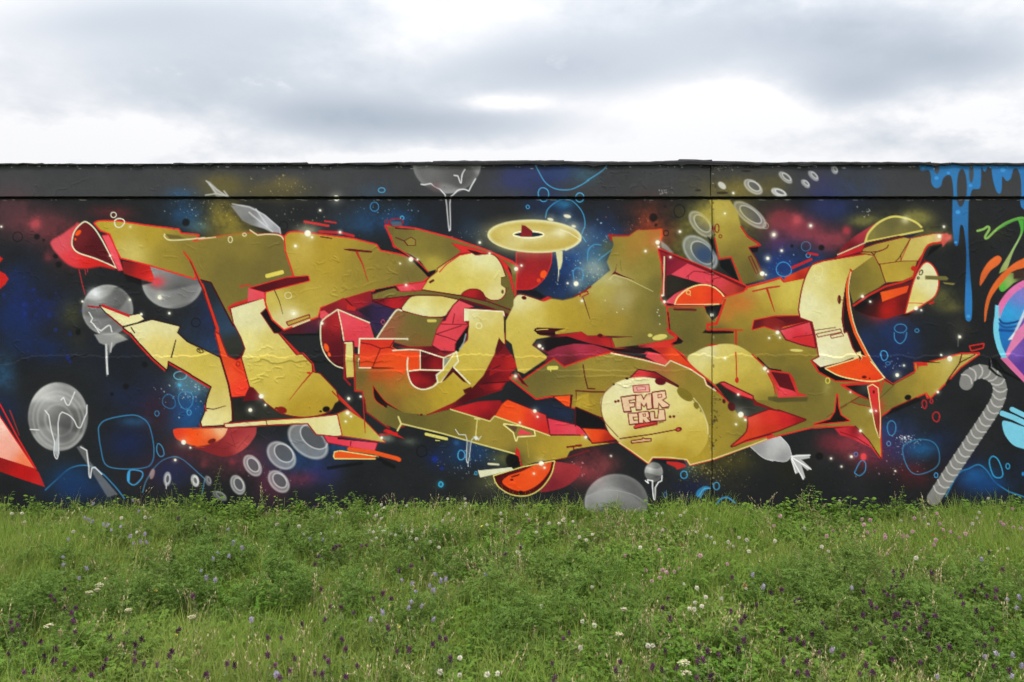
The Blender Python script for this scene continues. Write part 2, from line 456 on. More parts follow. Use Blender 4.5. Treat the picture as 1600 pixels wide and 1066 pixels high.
for s_, rx_, ry_, n_, c_ in [('G 435,290', 60, 18, 60, 'b8a860'), ('G 345,330', 40, 26, 50, 'c8b868'), ('G 305,320', 40, 24, 40, 'c0c4b0'), ('G 290,620', 44, 30, 70, 'c8dce0'), ('G 310,600', 40, 24, 40, 'e8f0f0'),
        ('G 600,330', 60, 24, 50, '8ab4cc'), ('G 920,430', 40, 40, 90, 'd0dcd4'), ('G 940,370', 40, 26, 50, '9ac0d8'), ('G 880,430', 40, 50, 50, '8ab0cc'), ('G 730,720', 60, 34, 70, 'b0c4cc'), ('G 770,690', 40, 12, 40, 'd0d8b8'),
        ('G 1120,740', 60, 26, 120, '9a8c40'), ('G 1105,735', 40, 20, 60, 'c8b868'), ('G 1225,430', 50, 40, 50, '8aa8d0'), ('G 1420,690', 26, 14, 60, 'e8f0f8'), ('G 1412,685', 10, 6, 50, 'f4f8fc'), ('G 1400,720', 50, 40, 60, 'c8a8b0'),
        ('G 1390,570', 18, 10, 24, 'dce8f8'), ('G 1353,330', 14, 8, 24, 'c8c8c0'), ('G 230,680', 60, 40, 20, '4a2a30'), ('G 400,740', 60, 26, 40, 'a08080'), ('G 790,760', 40, 20, 60, 'c8c8a8'), ('G 1400,600', 100, 60, 30, 'a8b8d8'),
        ('G 900,735', 26, 20, 40, 'e8a0a0'), ('G 1080,735', 30, 14, 40, 'a8a868'), ('G 1160,700', 30, 20, 50, '80743a'), ('G 1000,350', 40, 30, 40, 'b86a50'), ('G 740,365', 30, 14, 20, '9aa8b0'), ('G 460,330', 60, 26, 30, '8a866a')]:
    specks(s_, rx_, ry_, n_, c_, .35, 1.3, .75)
# dark paint patches and soft black dots
for s_, r_ in [('A1 220,495', 4.5), ('A1 260,515', 2), ('A1 330,610', 4), ('A1 350,660', 5), ('A2 748,320', 4.5), ('A2 862,190', 4.5), ('A2 665,365', 3), ('A1 1105,410', 6), ('D1 460,380', 6.5), ('D1 475,425', 2), ('D1 530,315', 1.5),
               ('E1 318,560', 4.5), ('E1 142,550', 2.5), ('E2 305,735', 6), ('A1 465,1055', 4), ('A2 465,0', 4), ('C2 375,590', 5), ('C2 405,515', 3), ('C2 770,760', 12), ('C2 260,555', 3)]:
    ell(s_, r_ * S, r_ * S, '101112', soft=3.5, a=.85)
for s_, rx_, ry_ in [('A1 105,495', 28, 28), ('A1 1165,1005', 26, 26), ('D1 615,342', 32, 38), ('D1 535,474', 15, 16), ('B1 545,430', 24, 26), ('C2 225,705', 30, 34)]:
    ring(s_, rx_, ry_, '101010', 1.6, a=.75)

# ---- left neighbour piece: salmon and red blade
P('G -60,545 A2 0,505 205,808 0,742 G -90,700', 'A2 0,560 eebfae 60,660 eaa694 150,770 e8784e 0,700 eda592', ol='c41c1c', ow=1.6)
P('G -90,700 A2 0,742 200,805 230,830 268,918 130,872 0,826 G -90,730', 'A2 0,760 8c1616 150,850 b01414 240,900 d81e16')
L('G -30,600 A2 0,425 100,615 215,812', 2.2, 'd02020'); L('A2 60,465 115,610', 2.4, 'c03028', a=.7, w1=1)
P('A1 0,700 30,715 52,745 30,780 0,806 G -25,452 -20,430', 'c0201c', soft=2)
P('A1 0,612 18,625 0,648 G -30,405', 'c0201c', soft=2)

# ---- cyan line bubbles
CY = '3f93c4'
L('A2 590,555~ 640,515~ 780,490~ 850,510~ 890,560~ 915,680~ 905,770~ 850,805~ 700,808~ 625,780~ 600,690~ 588,610~', 1.7, CY, closed=True, soft=1.6, a=.85)
glow('A2 790,530', 22, '2c6c9c', .6, 8); glow('A2 760,650', 36, '16265a', .6, 30)
L('A2 270,935 330,880~ 420,805~ 520,790~ 600,830~ 680,910~ 740,985', 2.0, CY, soft=1.6, a=.9)
glow('A2 430,880', 40, '153a66', .8, 26); glow('A2 480,940', 50, '1a3058', .7, 20)
L('A2 848,950 870,880~ 930,790~ 1000,745~ 1080,750~ 1218,870 B2 60,960', 1.7, '4a90b4', soft=1.5, a=.8)
glow('A2 1040,830', 40, '1a2c54', .6, 24)
L('A2 770,820~ 840,825~ 845,860~ 800,905~ 760,880~', 2.0, CY, closed=True, soft=1.5); L('A2 940,660~ 965,680~ 975,725~ 950,735~ 932,700~', 1.5, CY, closed=True, soft=1.4, a=.9)
P('A2 760,830 775,820 770,890 758,880', '3a9ad0', soft=1.5)
ring('A2 1005,410', 38, 42, '2f7cae', 1.2, a=.8, jit=.08); ring('A2 1105,400', 40, 58, '3f90c0', 1.2, a=.8, jit=.1); ring('A2 1072,255', 38, 24, '6fb4cc', 1.4, a=.9); ring('A2 933,480', 12, 16, '3a88b8', 1.1); ring('A2 1125,475', 12, 16, '4a9ccc', 1.1); dot('A2 1068,312', 2.6, '4aa6d0', .5)
ring('B1 1085,317', 25, 27, '3a88c0', 1.3, a=.9); ring('B1 1130,220', 20, 14, '4aa0d0', 1.3); ring('C1 108,383', 10, 10, '4ab4e4', 1.2)
ring('C1 855,318', 10, 10, '3a98d0', 1.3)
L('C1 895,60 920,110~ 960,175~ 1020,212~ 1100,217~ 1160,195~ 1218,160 D1 70,160~ 160,100~ 190,55', 1.6, '46a2d4', soft=1.4, a=.9)
ring('C1 948,245', 30, 42, '46a6da', 1.4, jit=.05); ring('D1 22,262', 24, 26, '4aa8da', 1.5); 
L('C1 960,380 975,330~ 1030,285~ 1080,270~ 1130,290~ 1180,350~ 1195,420~ 1175,480', 1.5, '3f9cd0', soft=1.4, a=.9); glow('C1 1070,300', 16, '2a78a8', .7, 8)
L('N 480,205 490,185~ 515,220', 1.4, '3f9cd0', soft=1.4); L('N 525,330 530,270~ 565,238~ 605,240', 1.5, '3f90c8', soft=1.4); L('N 590,330 685,255', 1.8, '3f90c8', soft=1.6)
L('N 445,440 440,400~ 460,376~ 490,385~ 500,420~ 490,450', 1.5, '3a8cc4', soft=1.4)
ring('P 855,385', 46, 42, '3a8cc8', 1.5, jit=.04); ring('P 987,248', 28, 28, '4a86b4', 1.2, a=.7); ring('P 1000,302', 12, 12, '4a96c4', 1.2)
L('E2 750,0 755,40~ 785,65~ 815,40~ 825,0', 1.4, '3f8cba', soft=1.3); ring('E1 788,1040', 36, 26, '3a88b8', 1.4, a=.9); ring('E1 886,1053', 12, 10, '3a88b8', 1.3)
ring('E2 690,135', 22, 27, '3f9cd4', 1.5, jit=.08); ring('E2 712,183', 12, 10, '3a7cb4', 1.1); ring('E2 735,567', 27, 42, '3f8cb8', 1.5, a=.9, jit=.04); ring('E2 718,660', 11, 14, '5a8ec0', 1.1); ring('E2 523,723', 11, 13, '4a78b8', 1.2); dot('E2 496,737', 2.2)
L('E2 515,830 550,765~ 578,770~ 578,820~ 545,850~ 515,835~', 1.4, '3f8cc0', soft=1.2)
L('E2 800,700~ 830,655~ 910,635~ 980,650~ 1015,700~ 1015,780~ 960,825~ 880,842~ 830,800~', 1.5, '3a86b4', closed=True, soft=1.6, a=.85); glow('E2 920,690', 22, '1f5a8c', .8, 12); ring('E2 1000,848', 11, 14, '3f98d4', 1.3)
L('F2 295,975 370,840~ 430,810~ 490,785~ 540,820~ 590,890~ 670,945 G 1640,790', 2.0, '2f8cc0', soft=1.8, a=.9); glow('F2 480,850', 30, '1c5a94', .8, 16); glow('F2 560,900', 34, '173e70', .8, 14)
L('F2 555,770~ 575,735~ 610,760~ 635,835~ 620,862~ 580,850~', 1.9, '2f94c4', closed=True, soft=1.4); ring('F2 665,794', 11, 16, '2f9cd0', 1.5); ell('F2 755,840', 8, 12, '2a7cb8')
ring('D2 642,845', 20, 22, '3f9ccc', 1.4); P('D2 715,970~ 725,935~ 770,912~ 800,920 760,945 745,985', '2f86b8', soft=2, a=.85); ring('D2 836,912', 17, 22, '3f98c8', 1.4); L('D2 840,1015 860,990~ 900,980~ 945,1010', 2.6, '2f8cc4', soft=1.6); ring('D2 531,965', 8, 16, '2f70a8', 1.2); L('D2 730,970 760,930~ 800,925', 1.4, '4aa8d8')
ring('C2 460,728', 22, 27, '3f9cc8', 1.6, jit=.06); ring('C2 338,902', 12, 14, '3ab4e0', 1.9); glow('C2 338,902', 6, '2a8cb0', .5); ring('C2 547,835', 7, 10, '3a98c4', 1.3); ell('C2 303,752', 18, 20, '182a72', soft=4); ell('C2 345,808', 12, 10, '1c2a70', soft=3); glow('C2 430,655', 5, '2a60a0', .6)

# ---- grey sweets, rings and spheres behind the letters
ball('A2 345,500', 178, 205); 
for a_, b_ in [(125, 145), (80, 95), (150, 172)]:
    ring('A2 350,520', a_, b_, 'c4c4c2', 3.2, rot=-20, soft=5, a=.40)
glow('A2 390,600', 12, '4c4c4c', .5, 16)
for s_ in ['A2 268,462 290,490 305,580 325,650 322,720~ 338,750~ 350,715 345,540 355,490~ 370,472 410,490~ 440,520~ 460,560~ 480,562~ 495,525~ 515,480 518,430', 'A2 362,400 378,385 395,425~ 410,430~ 425,400 445,352', 'A2 180,575 230,578']:
    L(s_, 1.5, 'e8e8e8', soft=1.6)
P('A2 325,660 348,600 350,715 338,745 325,720', 'b8bcc0', soft=2, a=.8)
P('A2 455,680 485,668 520,700 530,760 700,960 640,980 560,850', '8c8c8c', soft=3, a=.55)
L('A2 480,680 515,700 528,800 530,845~ 538,862~ 545,810~ 565,800 605,842', 1.9, 'd8d8d8', soft=1.6)
ball('A1 640,930', 152, 150, a=.8); glow('A1 570,830', 12, 'e8ecf0', .8, 8)
L('A1 530,945 550,980 540,1000 560,1020~ 590,1066', 1.6, 'e4e4e4', soft=1.5); L('A1 580,1040 600,1055 650,1022~ 665,1060', 1.8, 'e4e4e4', soft=1.5)
P('A2 560,10 700,0 760,40 690,65 660,100 650,130 645,75 640,240~ 632,240~ 625,75 590,60', 'b0b0ac', soft=3, a=.75)
L('A2 630,70 640,245', 1.8, 'd8d8d8', soft=1.6, w1=2.8); L('A2 665,60 658,115', 1.6, 'c0c0bc', soft=1.8)
glow('A2 720,20', 14, 'c0c0b0', .5, 6)
ball('A1 1025,760', 182, 162, rot=18, a=.9); P('A1 880,670 1020,690 1160,740 1190,790 1000,770', '6c6c6c', a=.4, soft=6); glow('A1 935,760', 12, 'd8404a', .9, 9)
ball('C1 375,50', 205, 190, rot=15, a=.85); P('C1 200,190 300,195 330,215 370,250 430,240 520,215 560,150 590,260 180,260', '3a3b3d', soft=6, a=.85)
L('C1 222,185 240,188 280,180 300,198 335,215 365,248 372,300 385,440~ 395,440~ 392,300 395,262 420,240 445,218~ 480,215~ 505,225 520,195 545,152', 1.7, 'e6e6e8', soft=1.5); L('C1 388,430 388,462', 1.2, 'e0e0e0')
P('C1 368,250 395,262 398,440 388,455 378,430', '6a6a6c', soft=2, a=.35); L('C1 418,132 440,135 458,178~ 465,130~ 482,96', 1.8, 'dedee0', soft=1.5); glow('C1 310,200', 8, '6a5054', .6)
ball('D2 240,1012', 190, 172, rot=8, a=.8); P('D2 70,950 200,920 330,955 420,1000 425,1020 60,1020', '7c7c7c', soft=2, a=.35); L('D2 60,975 180,935~ 330,960~ 410,1010', 1.2, 'a8a8a8', soft=2, a=.6)
ball('D2 462,828', 54, 58, c='a8a8a4'); L('D2 412,880 430,895 425,875 455,880 455,920 462,985~ 470,985~ 472,920 490,890 510,880 512,850', 1.7, 'f0f0f0', soft=1.2)
P('D2 1035,675 1130,640 1218,605 E2 70,615 120,670~ 140,730 100,765~ 0,752 D2 1170,762 1110,740~', 'D2 1090,690 909090 1180,700 b4b4b4 E2 60,650 c0c0c0 80,740 8c8c8c', soft=2.4, ol='c8c8c8', ow=.7)
P('E2 140,735 170,725 245,725 250,745 200,755 255,805 235,820 200,790 222,860 205,875 190,830 165,838 150,790', 'b0b0b0', soft=1.8)
for s_ in ['E2 140,735 250,728', 'E2 140,740 255,812', 'E2 140,745 210,870', 'E2 138,750 165,835']:
    L(s_, 1.8, 'eeeeee', soft=1.4)
P('B1 230,310 300,305 360,318 440,370 520,440 528,475 470,468 430,448 350,425 300,400', 'B1 300,330 8c8c8c 440,420 c4c4cc 500,460 a0a0a8 340,400 787878', soft=3, a=.9)
for s_ in ['B1 240,300 340,318 430,365 522,445 526,478', 'B1 340,350 400,400 480,465', 'B1 380,330 450,430', 'B1 90,165 150,215 220,262', 'B1 85,250 150,240 215,258', 'B1 110,185 145,232', 'B1 195,225 222,260']:
    L(s_, 2.0, 'd4d4d8', soft=2.2, a=.75)
P('B1 88,165 110,168 180,235 220,258 150,262 130,225', 'b8b8b8', soft=3, a=.6)
donut('B2 690,645', 140, 88, 38, hole=.62, dx=35, dy=-25); donut('B2 532,730', 100, 72, 42, dx=14, dy=-14); donut('B2 360,790', 72, 46, 55, dx=4, dy=-4); donut('B2 516,885', 78, 52, 48, dx=6, dy=-6)
donut('B2 272,905', 62, 40, 65); donut('B2 18,880', 34, 20, 80); donut('B2 95,880', 30, 15, 70, a=.5); donut('B2 165,970', 46, 22, 30, a=.5)
donut('A2 995,870', 42, 20, 95, dx=2, dy=0); donut('A2 1160,880', 36, 20, 70, dx=2, dy=0); ell('A2 905,840', 14, 32, 'a88c88', 15, soft=3, a=.8); L('A2 988,900 988,928', 1.4, 'c8c8c8')
donut('D1 745,420', 98, 52, 48, dx=6, dy=-4, a=.7); donut('D1 738,590', 130, 78, 45, dx=14, dy=0, a=.8, c='9aa0a8'); glow('D1 760,600', 16, '24406e', .7, 14); donut('D1 1035,365', 122, 48, 38, dx=4, dy=-2, a=.75)
ring('D1 1128,430', 16, 18, 'c0b890', 1.2, a=.6)
donut('D1 1050,200', 64, 34, 35, a=.8); ell('D1 865,192', 28, 17, 'd8d8d4', 40, soft=2.4, a=.8); donut('E1 100,145', 48, 20, 40, a=.8); donut('E1 265,135', 38, 16, 45, a=.8); donut('E1 218,182', 30, 14, 45, a=.8); donut('E1 390,100', 24, 15, 60, a=.8); donut('E1 60,237', 46, 20, 20, a=.85)
donut('D1 1205,235', 50, 20, 25, a=.7); ell('E1 265,65', 20, 10, 'b8b8b4', 20, soft=2.5, a=.6)
P('D1 505,520 540,545 580,590 560,590 510,560', 'a8b0b0', soft=3, a=.6)

# =================================================================== first letter
P('A1 300,530~ 370,480~ 440,430~ 480,420~ 620,560 700,660 680,690 600,672 500,685~ 420,670~ 350,610~', 'A1 360,540 d2505a 420,640 d63a40 520,660 cf2320 620,665 c8201c', soft=5)
P('A1 425,520~ 440,470~ 490,412~ 520,410~ 560,450~ 600,520 650,600 690,682 640,660 560,625~ 470,595~ 435,560~', 'A1 470,500 6a1c22 560,560 4a1016 520,620 581016', soft=1.5)
L('A1 428,520~ 445,460~ 490,412~ 520,410~ 565,450~ 610,520 650,595 692,680 640,655 560,622~ 470,592~ 435,560~', 2.2, 'dcdcb8', closed=True, soft=1.4)
ell('A1 465,472', 22, 12, 'f0500a', -45, soft=2); ell('A1 448,510', 6, 8, 'f0500a', soft=2)
P('A1 610,490 645,485 690,570 728,692 705,695 660,600', 'e4505c', ol='b01c24', ow=1)
P('A1 728,640 890,665 918,745 905,765 820,745 735,712', 'A1 760,670 7a1a1a 850,700 b01a18 905,745 e03026', soft=1.6)
P('A1 735,718 905,768 840,785 760,760', '120c0e', soft=4, a=.8)
L('A1 470,690 490,780 505,835', 1.5, 'a02a2e', w1=1.8); L('A1 505,690 510,720', 1.4, 'a02a2e'); L('A1 522,680 520,705', 1.3, 'a02a2e')
TB = 'A1 565,415 600,404~ 700,405 860,430 1060,455 1075,478 1178,487 B1 0,525 140,500 350,472 390,486 520,487~ 550,515 565,585 608,722 480,765 345,795 335,860 225,915 250,1000 225,1020 110,770 50,755 0,640 A1 1160,742 885,660 720,618 690,560 655,475 600,455'
P(TB, 'A1 620,425 b0982e 700,420 b39c3c 780,590 c2b05e 900,470 a8902e 1000,600 93802f 1120,560 847430 B1 60,620 7e7030 200,700 6f632e 400,700 6c612e 520,560 6f6430 330,560 7e7030', ol='cc2622', ow=2.0)
L('A1 980,480 978,495~ 1010,515~ 1100,512~ 1218,500 B1 40,508 140,498', 2.1, 'd8d0a0', soft=1.4); P('A1 985,478 1060,488 1100,505 1010,508', '5c522a', soft=2.5, a=.8)
glow('B1 250,480', 44, '8a7a2e', .75, 9); L('B1 345,455 390,486 450,480~ 520,487~ 548,515', 1.9, 'd8d8a8', soft=1.8)
L('B1 550,520 566,590 608,722', 1.4, '8a2420')
ring('B1 228,512', 12, 18, 'd8d0a0', 1.5); ring('B1 312,483', 11, 9, 'd8d0a0', 1.4); ring('A1 675,365', 16, 16, 'dcdcc0', 1.5); ring('A1 710,412', 32, 24, 'dcdcc0', 1.8, jit=.1)
dot('A1 775,435', 1.5, 'd8d4a0', .6)
L('B1 448,728 535,706', 6.5, 'd8c858', soft=1.2)
# red slit and dark slash
P('B1 45,755 110,772 240,1025 285,1050 B2 310,60 318,95 258,158 205,140 165,60 B1 150,1000 100,870', 'B1 100,830 23262c 180,980 26384c 215,1030 2a4058 B2 240,60 2e2f28 250,130 2a2b26', ol='3a0a12', ow=2)
L('A1 1092,585 1130,635 1218,820 B1 60,780 150,1040 B2 150,30 200,150', 2.5, 'c8301c', w1=6.5); L('A1 1130,640 1218,830 B1 62,800 140,1040', 1.2, '50101a')
P('B2 140,0 160,10 185,80 210,140 265,165 295,150 345,350 330,385~ 285,402~ 245,392~ 225,350 178,155', 'B2 200,150 d84a20 230,250 e8502a 300,340 e83c26 290,200 d8381c', ol='7a1420', ow=1.5)
ring('B2 275,185', 11, 14, '8a1c18', 1.3)
# black pocket, left arm and foot
P('B2 225,390 345,380 430,400 545,490 720,500 240,530', 'B2 300,440 1c1d1d 450,470 2c2e28 260,490 28261e', ol='56101a', ow=1.4)
P('B2 340,322 372,325 395,365 400,400 300,408', '5a1018')
P('A1 595,905 640,925 770,965 830,955 856,985 815,1005 730,1026 700,1000 630,945', 'A1 700,970 dcd6a0 820,980 e0d8a0', ol='1c0c10', ow=1.4)
L('A1 610,905 765,965', 4.2, 'b81c26', soft=1.2); L('A1 525,908 590,915', 2.6, 'a01c22'); L('A1 640,955 720,1025 740,1030', 2.2, '8a1018')
AR = 'A1 735,1035 905,990 1068,1030 1052,1066 A2 1110,55 1218,112 B2 0,70 168,150 215,310 235,420 240,520 190,548 60,555 55,530 80,470 90,400 118,320 0,250 A2 1130,240 1000,165 992,218 915,150 830,60 780,0 A1 770,1062'
AP = path(AR)
P(AP + np.array([-3.0, 3.5], np.float32), 'c0241e', soft=1.6)
P(AR, 'A1 850,1020 ddd6a0 1000,1020 d8cf98 A2 950,100 d6c470 1080,150 cdb95c 1180,200 c9b552 B2 60,200 c2ac48 150,300 c6b258 150,400 cbb968 130,500 dcd08e 80,540 e0d79c', ol='260c12', ow=1.7)
L('A2 1045,45 1020,145', 1.6, '1c1410', w1=2.4); L('A1 780,1035 800,1066', 1.8, '2a1c10'); L('B2 75,450 130,455 200,435', 2.0, '50141a', w1=1); L('B2 78,435 85,465', 2.2, 'a03030')
ring('A2 1190,108', 20, 10, '201810', 1.3, 20); L('A2 1175,95 1190,110', 1.2, '201810')
L('B2 168,150 215,310 235,420 240,520', 1.8, '5a1018')
P('B2 215,568 385,562 372,620~ 300,700~ 190,738~ 60,700~ 0,682 A2 1218,685 1180,672', 'B2 100,690 7a2226 250,600 9a3034 300,680 b84a48 200,720 7c2428', soft=1.6)
for s_ in ['B2 230,600 260,680 200,650', 'B2 340,610 270,690', 'B2 120,680 200,690 280,650']:
    L(s_, .9, '6a1a1e', a=.6)
P('A2 1030,580~ 1060,568 1218,565 B2 0,572 215,565 185,620~ 110,662~ 0,680 A2 1218,682 1130,668 1050,632~', 'A2 1060,600 d83a20 1140,600 ea4a16 B2 20,620 ea5216 100,600 ea7a48 160,575 e8c090 100,650 d84a1c', soft=1.5)
ell('B2 118,645', 25, 14, '6a1c18', -20, soft=2)
U = 'B1 232,922 428,862 442,912 412,950 490,1066 B2 507,0 620,135 655,130 710,185 715,235 760,245 855,345 872,405 848,440~ 790,478~ 700,497~ 610,495~ 520,470~ 440,415 400,365 365,325 345,320 298,150 318,95 295,30 B1 250,1010'
P('B1 210,915 250,890 430,835 445,912 440,930 B1 530,1066 B2 520,0 640,120 665,120 725,185 730,225 1010,505 990,505 760,280 B1 400,960 250,1000', 'c22a22', soft=1.4)
P(U, 'B1 300,950 dad6a8 380,1000 d6d09c B2 340,60 ddd48a 450,60 cfbf68 420,180 ccb954 500,250 c8b24e 380,260 c9b550 450,350 c3ac46 600,300 c0a842 700,420 ae912c 800,330 b89d38 640,460 ab8d2a 820,430 a98b2a', ol='6a141a', ow=1.5)
L('B2 715,235 650,310 578,402', 2.6, 'a8301c', w1=.8); L('B2 690,238 700,240', 3.5, 'c03020')
P('B1 412,950 440,925 465,945 545,1050 520,1066 490,1066', '160e10', ol='7a1820', ow=1.2)
ell('B2 535,460', 30, 20, '7a1c14', 15, soft=2); ell('B2 505,450', 14, 8, '7a1c14'); ell('B2 798,455', 22, 17, '100c08', -10, soft=2); ell('B2 765,468', 8, 6, '100c08')
P('B2 850,420 872,405 935,455 820,485', '1a1614', soft=2)
L('B2 835,350 890,410 995,505', 2.2, 'a8301a', w1=1)
# foot bar
P('B2 195,545 440,524 690,508 862,490 890,610 850,614 740,602 690,537 440,547 200,562', 'B2 250,550 dcd4a0 560,530 d8cc80 750,550 d9cf90 850,560 dcd6a0', ol='8a1a1c', ow=1.6)
L('B2 440,522 446,548', 1.2, '3a1010'); L('B2 875,540 900,612', 1.6, '501018')
P('B2 868,484 925,460 1020,520 1145,650 1030,632 897,612', 'B2 920,480 b09a3c 960,560 b49c34 1100,640 b8a850', ol='b02a1e', ow=1.2)
P('B2 785,612 870,622 940,640 1102,656 1085,705 950,680 808,652', 'B2 850,640 d8384a 1050,680 dd4a5a', ol='6a101a', ow=1.1); L('B2 870,628 985,642', 3.0, '38101a', w1=1); L('B2 945,645 942,672', 1.2, '40101a')
L('B2 1120,605 1165,605', 3, 'a82020'); L('B2 1145,585 1218,600', 3.5, 'b81c1c'); dot('B2 1128,625', 2.2)
L('B2 935,692 1080,712 1218,748 C2 90,755', 6.5, 'e0521e', soft=1.6); P('B2 845,735 850,712 880,705 1105,740 1085,748 850,746', 'e0521c', ol='d8c878', ow=1.4)
L('B2 810,805 1010,775', 5, '101112', soft=3, a=.8); L('B2 1100,745 1200,795', 5, '101112', soft=3, a=.8); L('C2 0,775 60,800', 5, '101112', soft=3, a=.7)
L('B2 555,10 650,12 760,10', 3, '0c0c0d', a=.8, soft=3)
# upper right block of the first letter
P('B1 545,1050 750,972 800,985 780,1020 740,1066 B2 520,10', 'B1 600,1040 4a141e 740,990 64202a 720,1050 3a1c30', soft=2.5)
RB = 'B1 553,495 590,470~ 690,475 960,510 1095,545 1118,580 M 480,300 580,332 640,432 610,455 460,475 300,510 150,555 0,610 B1 760,920 748,968 548,1045 480,985 440,895 442,825 500,805 698,755 690,735 612,735 560,580'
P(RB, 'B1 600,500 ab9030 660,560 b8a048 800,540 a88c2c 800,650 a88e2e 1000,700 8f7c2e M 400,350 857430 550,400 726530 B1 560,985 cfc388 480,870 c0ad50 700,850 b09a3c 620,780 a48c30', ol='c82824', ow=1.9)
P('B1 345,800 480,762 560,740 690,730 697,755 500,805 430,825', 'B1 400,800 4a0c14 600,755 5c0e18', ol='c42626', ow=1.3)
P('B1 335,802 430,826 432,862 330,882', 'B1 340,820 d8505a 410,850 dd4650', soft=1.3); L('B1 285,792 345,780', 2.2, 'c03028'); L('B1 430,865 445,915', 2.5, 'c42c28')
P('B1 905,570 940,568 1070,582 1065,588 940,578', '5a0e16', ol='5a0e16', ow=.5); L('B1 980,588 1015,660 1047,762', 3.6, 'b02a20', w1=.8)
P('B1 565,1005 695,962 698,974 575,1020', 'b09a3c', ol='7a1418', ow=1.5); L('B1 600,1030 700,990', 2, 'd8d0a0'); L('B1 490,812 520,880 540,955', 1.4, '3a1414', w1=.7)
ring('B1 572,844', 20, 19, 'd8d0a0', 1.3, a=.9); glow('B1 600,950', 10, 'e8e0b8', .6, 8)
L('B1 760,465 880,470 960,490', 4.0, 'b8262a', soft=1.6); L('B1 670,405 810,430', 3.8, 'c03030', soft=1.4); L('B1 790,402 855,412', 2.6, 'b82c2c'); L('B1 765,495 830,505', 1.8, '5a1418'); 
# red hollows between the first and second letter
P('B1 752,970 770,920 900,858 M 150,557 300,512 315,570 420,602 340,770 300,710 105,628 20,680', 'M 60,620 7a1820 160,580 a81e22 260,540 8a1a20 230,600 b01e24 200,640 5a1a34 330,640 2e2444 330,720 3a2a50 280,700 221c34', soft=1.8)
P('M 215,625 310,590 450,620 410,680 335,760 320,700', 'M 260,640 1c1824 340,640 2c2040 390,650 34244a', soft=5, a=.9)
L('M 150,560 190,600 215,630', 1.6, '4a0c14'); P('M 160,590 215,612 210,632 160,625', 'b82420', soft=2)
P('M 315,572 440,540 560,540 490,612 440,618', 'M 340,575 6a1220 450,580 b01c24 520,560 8c1820', ol='3a0a14', ow=1.2)
P('M 0,635 25,628 60,655 20,690 0,670', 'd84a52', soft=1.5)
P('M 5,700~ 40,665 105,625 122,700 138,975 90,958~ 40,910~ 5,830~', 'M 60,700 8a1c22 40,780 6a141c 100,850 54101a 90,940 4a0e18 90,700 b02428', soft=1.2)
P('M 105,625 295,700 322,792 238,795 236,850 195,842 140,812', 'M 150,690 dd4a56 270,760 d8404c 180,800 d23a46', soft=1.2)
L('M 135,972 90,955~ 40,905~ 8,830~ 5,710~ 35,670 105,623 295,702', 2.0, 'dcd8b0', soft=1.2); L('M 108,630 128,720 142,812', 1.8, 'dcd8b0')
ell('M 38,850', 14, 26, 'e8561a', -20, soft=2); ell('M 55,890', 8, 14, 'e8561a', -20, soft=2); dot('M 12,705', 2.4)
ring('M 375,698', 10, 14, 'c04a54', 1.0)

# =================================================================== second letter
P('C1 790,590 995,590 988,660~ 950,740~ 880,800~ 790,806', 'C1 820,620 7a1c20 880,640 9a2024 860,760 a81c20 960,620 8a1c22', ol='b82428', ow=1.3, soft=1.3)
ell('C1 948,718', 19, 24, 'ea521a', 20, soft=2); ell('C1 920,755', 12, 12, 'd8421c', soft=2)
P('C1 790,815 900,812 960,850 940,865 860,840', '0e1014', soft=4, a=.8)
BL = 'C1 12,432 70,437 190,450 400,505 600,575 760,645 792,672 778,830 770,962 748,942 640,912 470,850 300,705 262,705 200,640 60,548 40,470'
P(BL, 'C1 100,480 6f6430 180,560 7e7230 300,560 75682e 290,650 a8983e 400,560 6c612e 600,600 6c602e 740,880 645a2c 690,900 5f562a 760,680 6c602c', ol='c42426', ow=2.0)
P('C1 62,560 165,605 215,640 262,703 310,690 300,720 262,735 230,700 150,620 75,575', '130f12', soft=1.8); L('C1 60,550 200,640 262,703', 1.8, 'c42426')
L('C1 10,435 30,480 65,560', 2.6, 'c42426'); P('C1 20,440 60,445 55,490 35,480', '6a5c2c', soft=2); L('C1 70,445 180,452', 2.4, '4a1018', w1=1)
P('C1 125,520 160,500 185,515 185,545 140,545', '8a7a34', ol='4f1418', ow=.9); L('C1 70,500 120,520 140,545', 1.6, '5a1418'); ring('C1 72,410', 40, 24, '8c1c22', 1.9, jit=.05); ring('C1 18,408', 12, 13, '8c1c22', 1.7); P('C1 40,405 100,405 110,430 50,432', '5a6a74', soft=3, a=.7)
P('C1 405,535 530,562 620,592 700,632 745,675 772,800 770,830 742,720 700,655 640,612 545,610 515,592 430,612 370,652 462,582', 'cc2a28', ol='a01c1e', ow=.6)
P('C1 492,570 548,582 592,598 540,603', '2a0e10', soft=1.6); P('C1 735,670 755,690 762,730 745,700', '2a0e10', soft=1.6); L('C1 640,590 790,665', 2, 'cc3028')
FA = 'C1 212,816 270,742 320,702 320,686 372,650 450,602 520,592 545,607 640,602~ 690,650~ 722,730 698,735 695,780 722,800 718,835~ 690,865~ 640,870~ 602,850 590,825 560,815 520,812 480,825 465,842 330,826'
P(FA, 'C1 560,620 dcd9a8 640,640 d8d49a 500,660 d5ca7c 400,700 ccbb5c 300,780 c8b654 450,760 cab854 600,760 d0c06a 660,830 d4c98a 560,780 ccba58', ol='70141a', ow=1.4)
P('C1 695,738 728,730 740,790 720,800 698,785', '685e2c', soft=1.4); ell('C1 705,822', 8, 12, '5c4a20', 0); L('C1 275,765 292,755', 3.8, '5a1014')
L('C1 330,705 370,660 450,605 515,592', 1.9, 'c42626')
P('C1 465,842~ 490,818~ 530,808~ 575,820~ 602,868~ 560,872 510,862', 'C1 520,830 b81e22 575,850 6a1218 500,840 a01a1e', ol='5a0e16', ow=1.2)
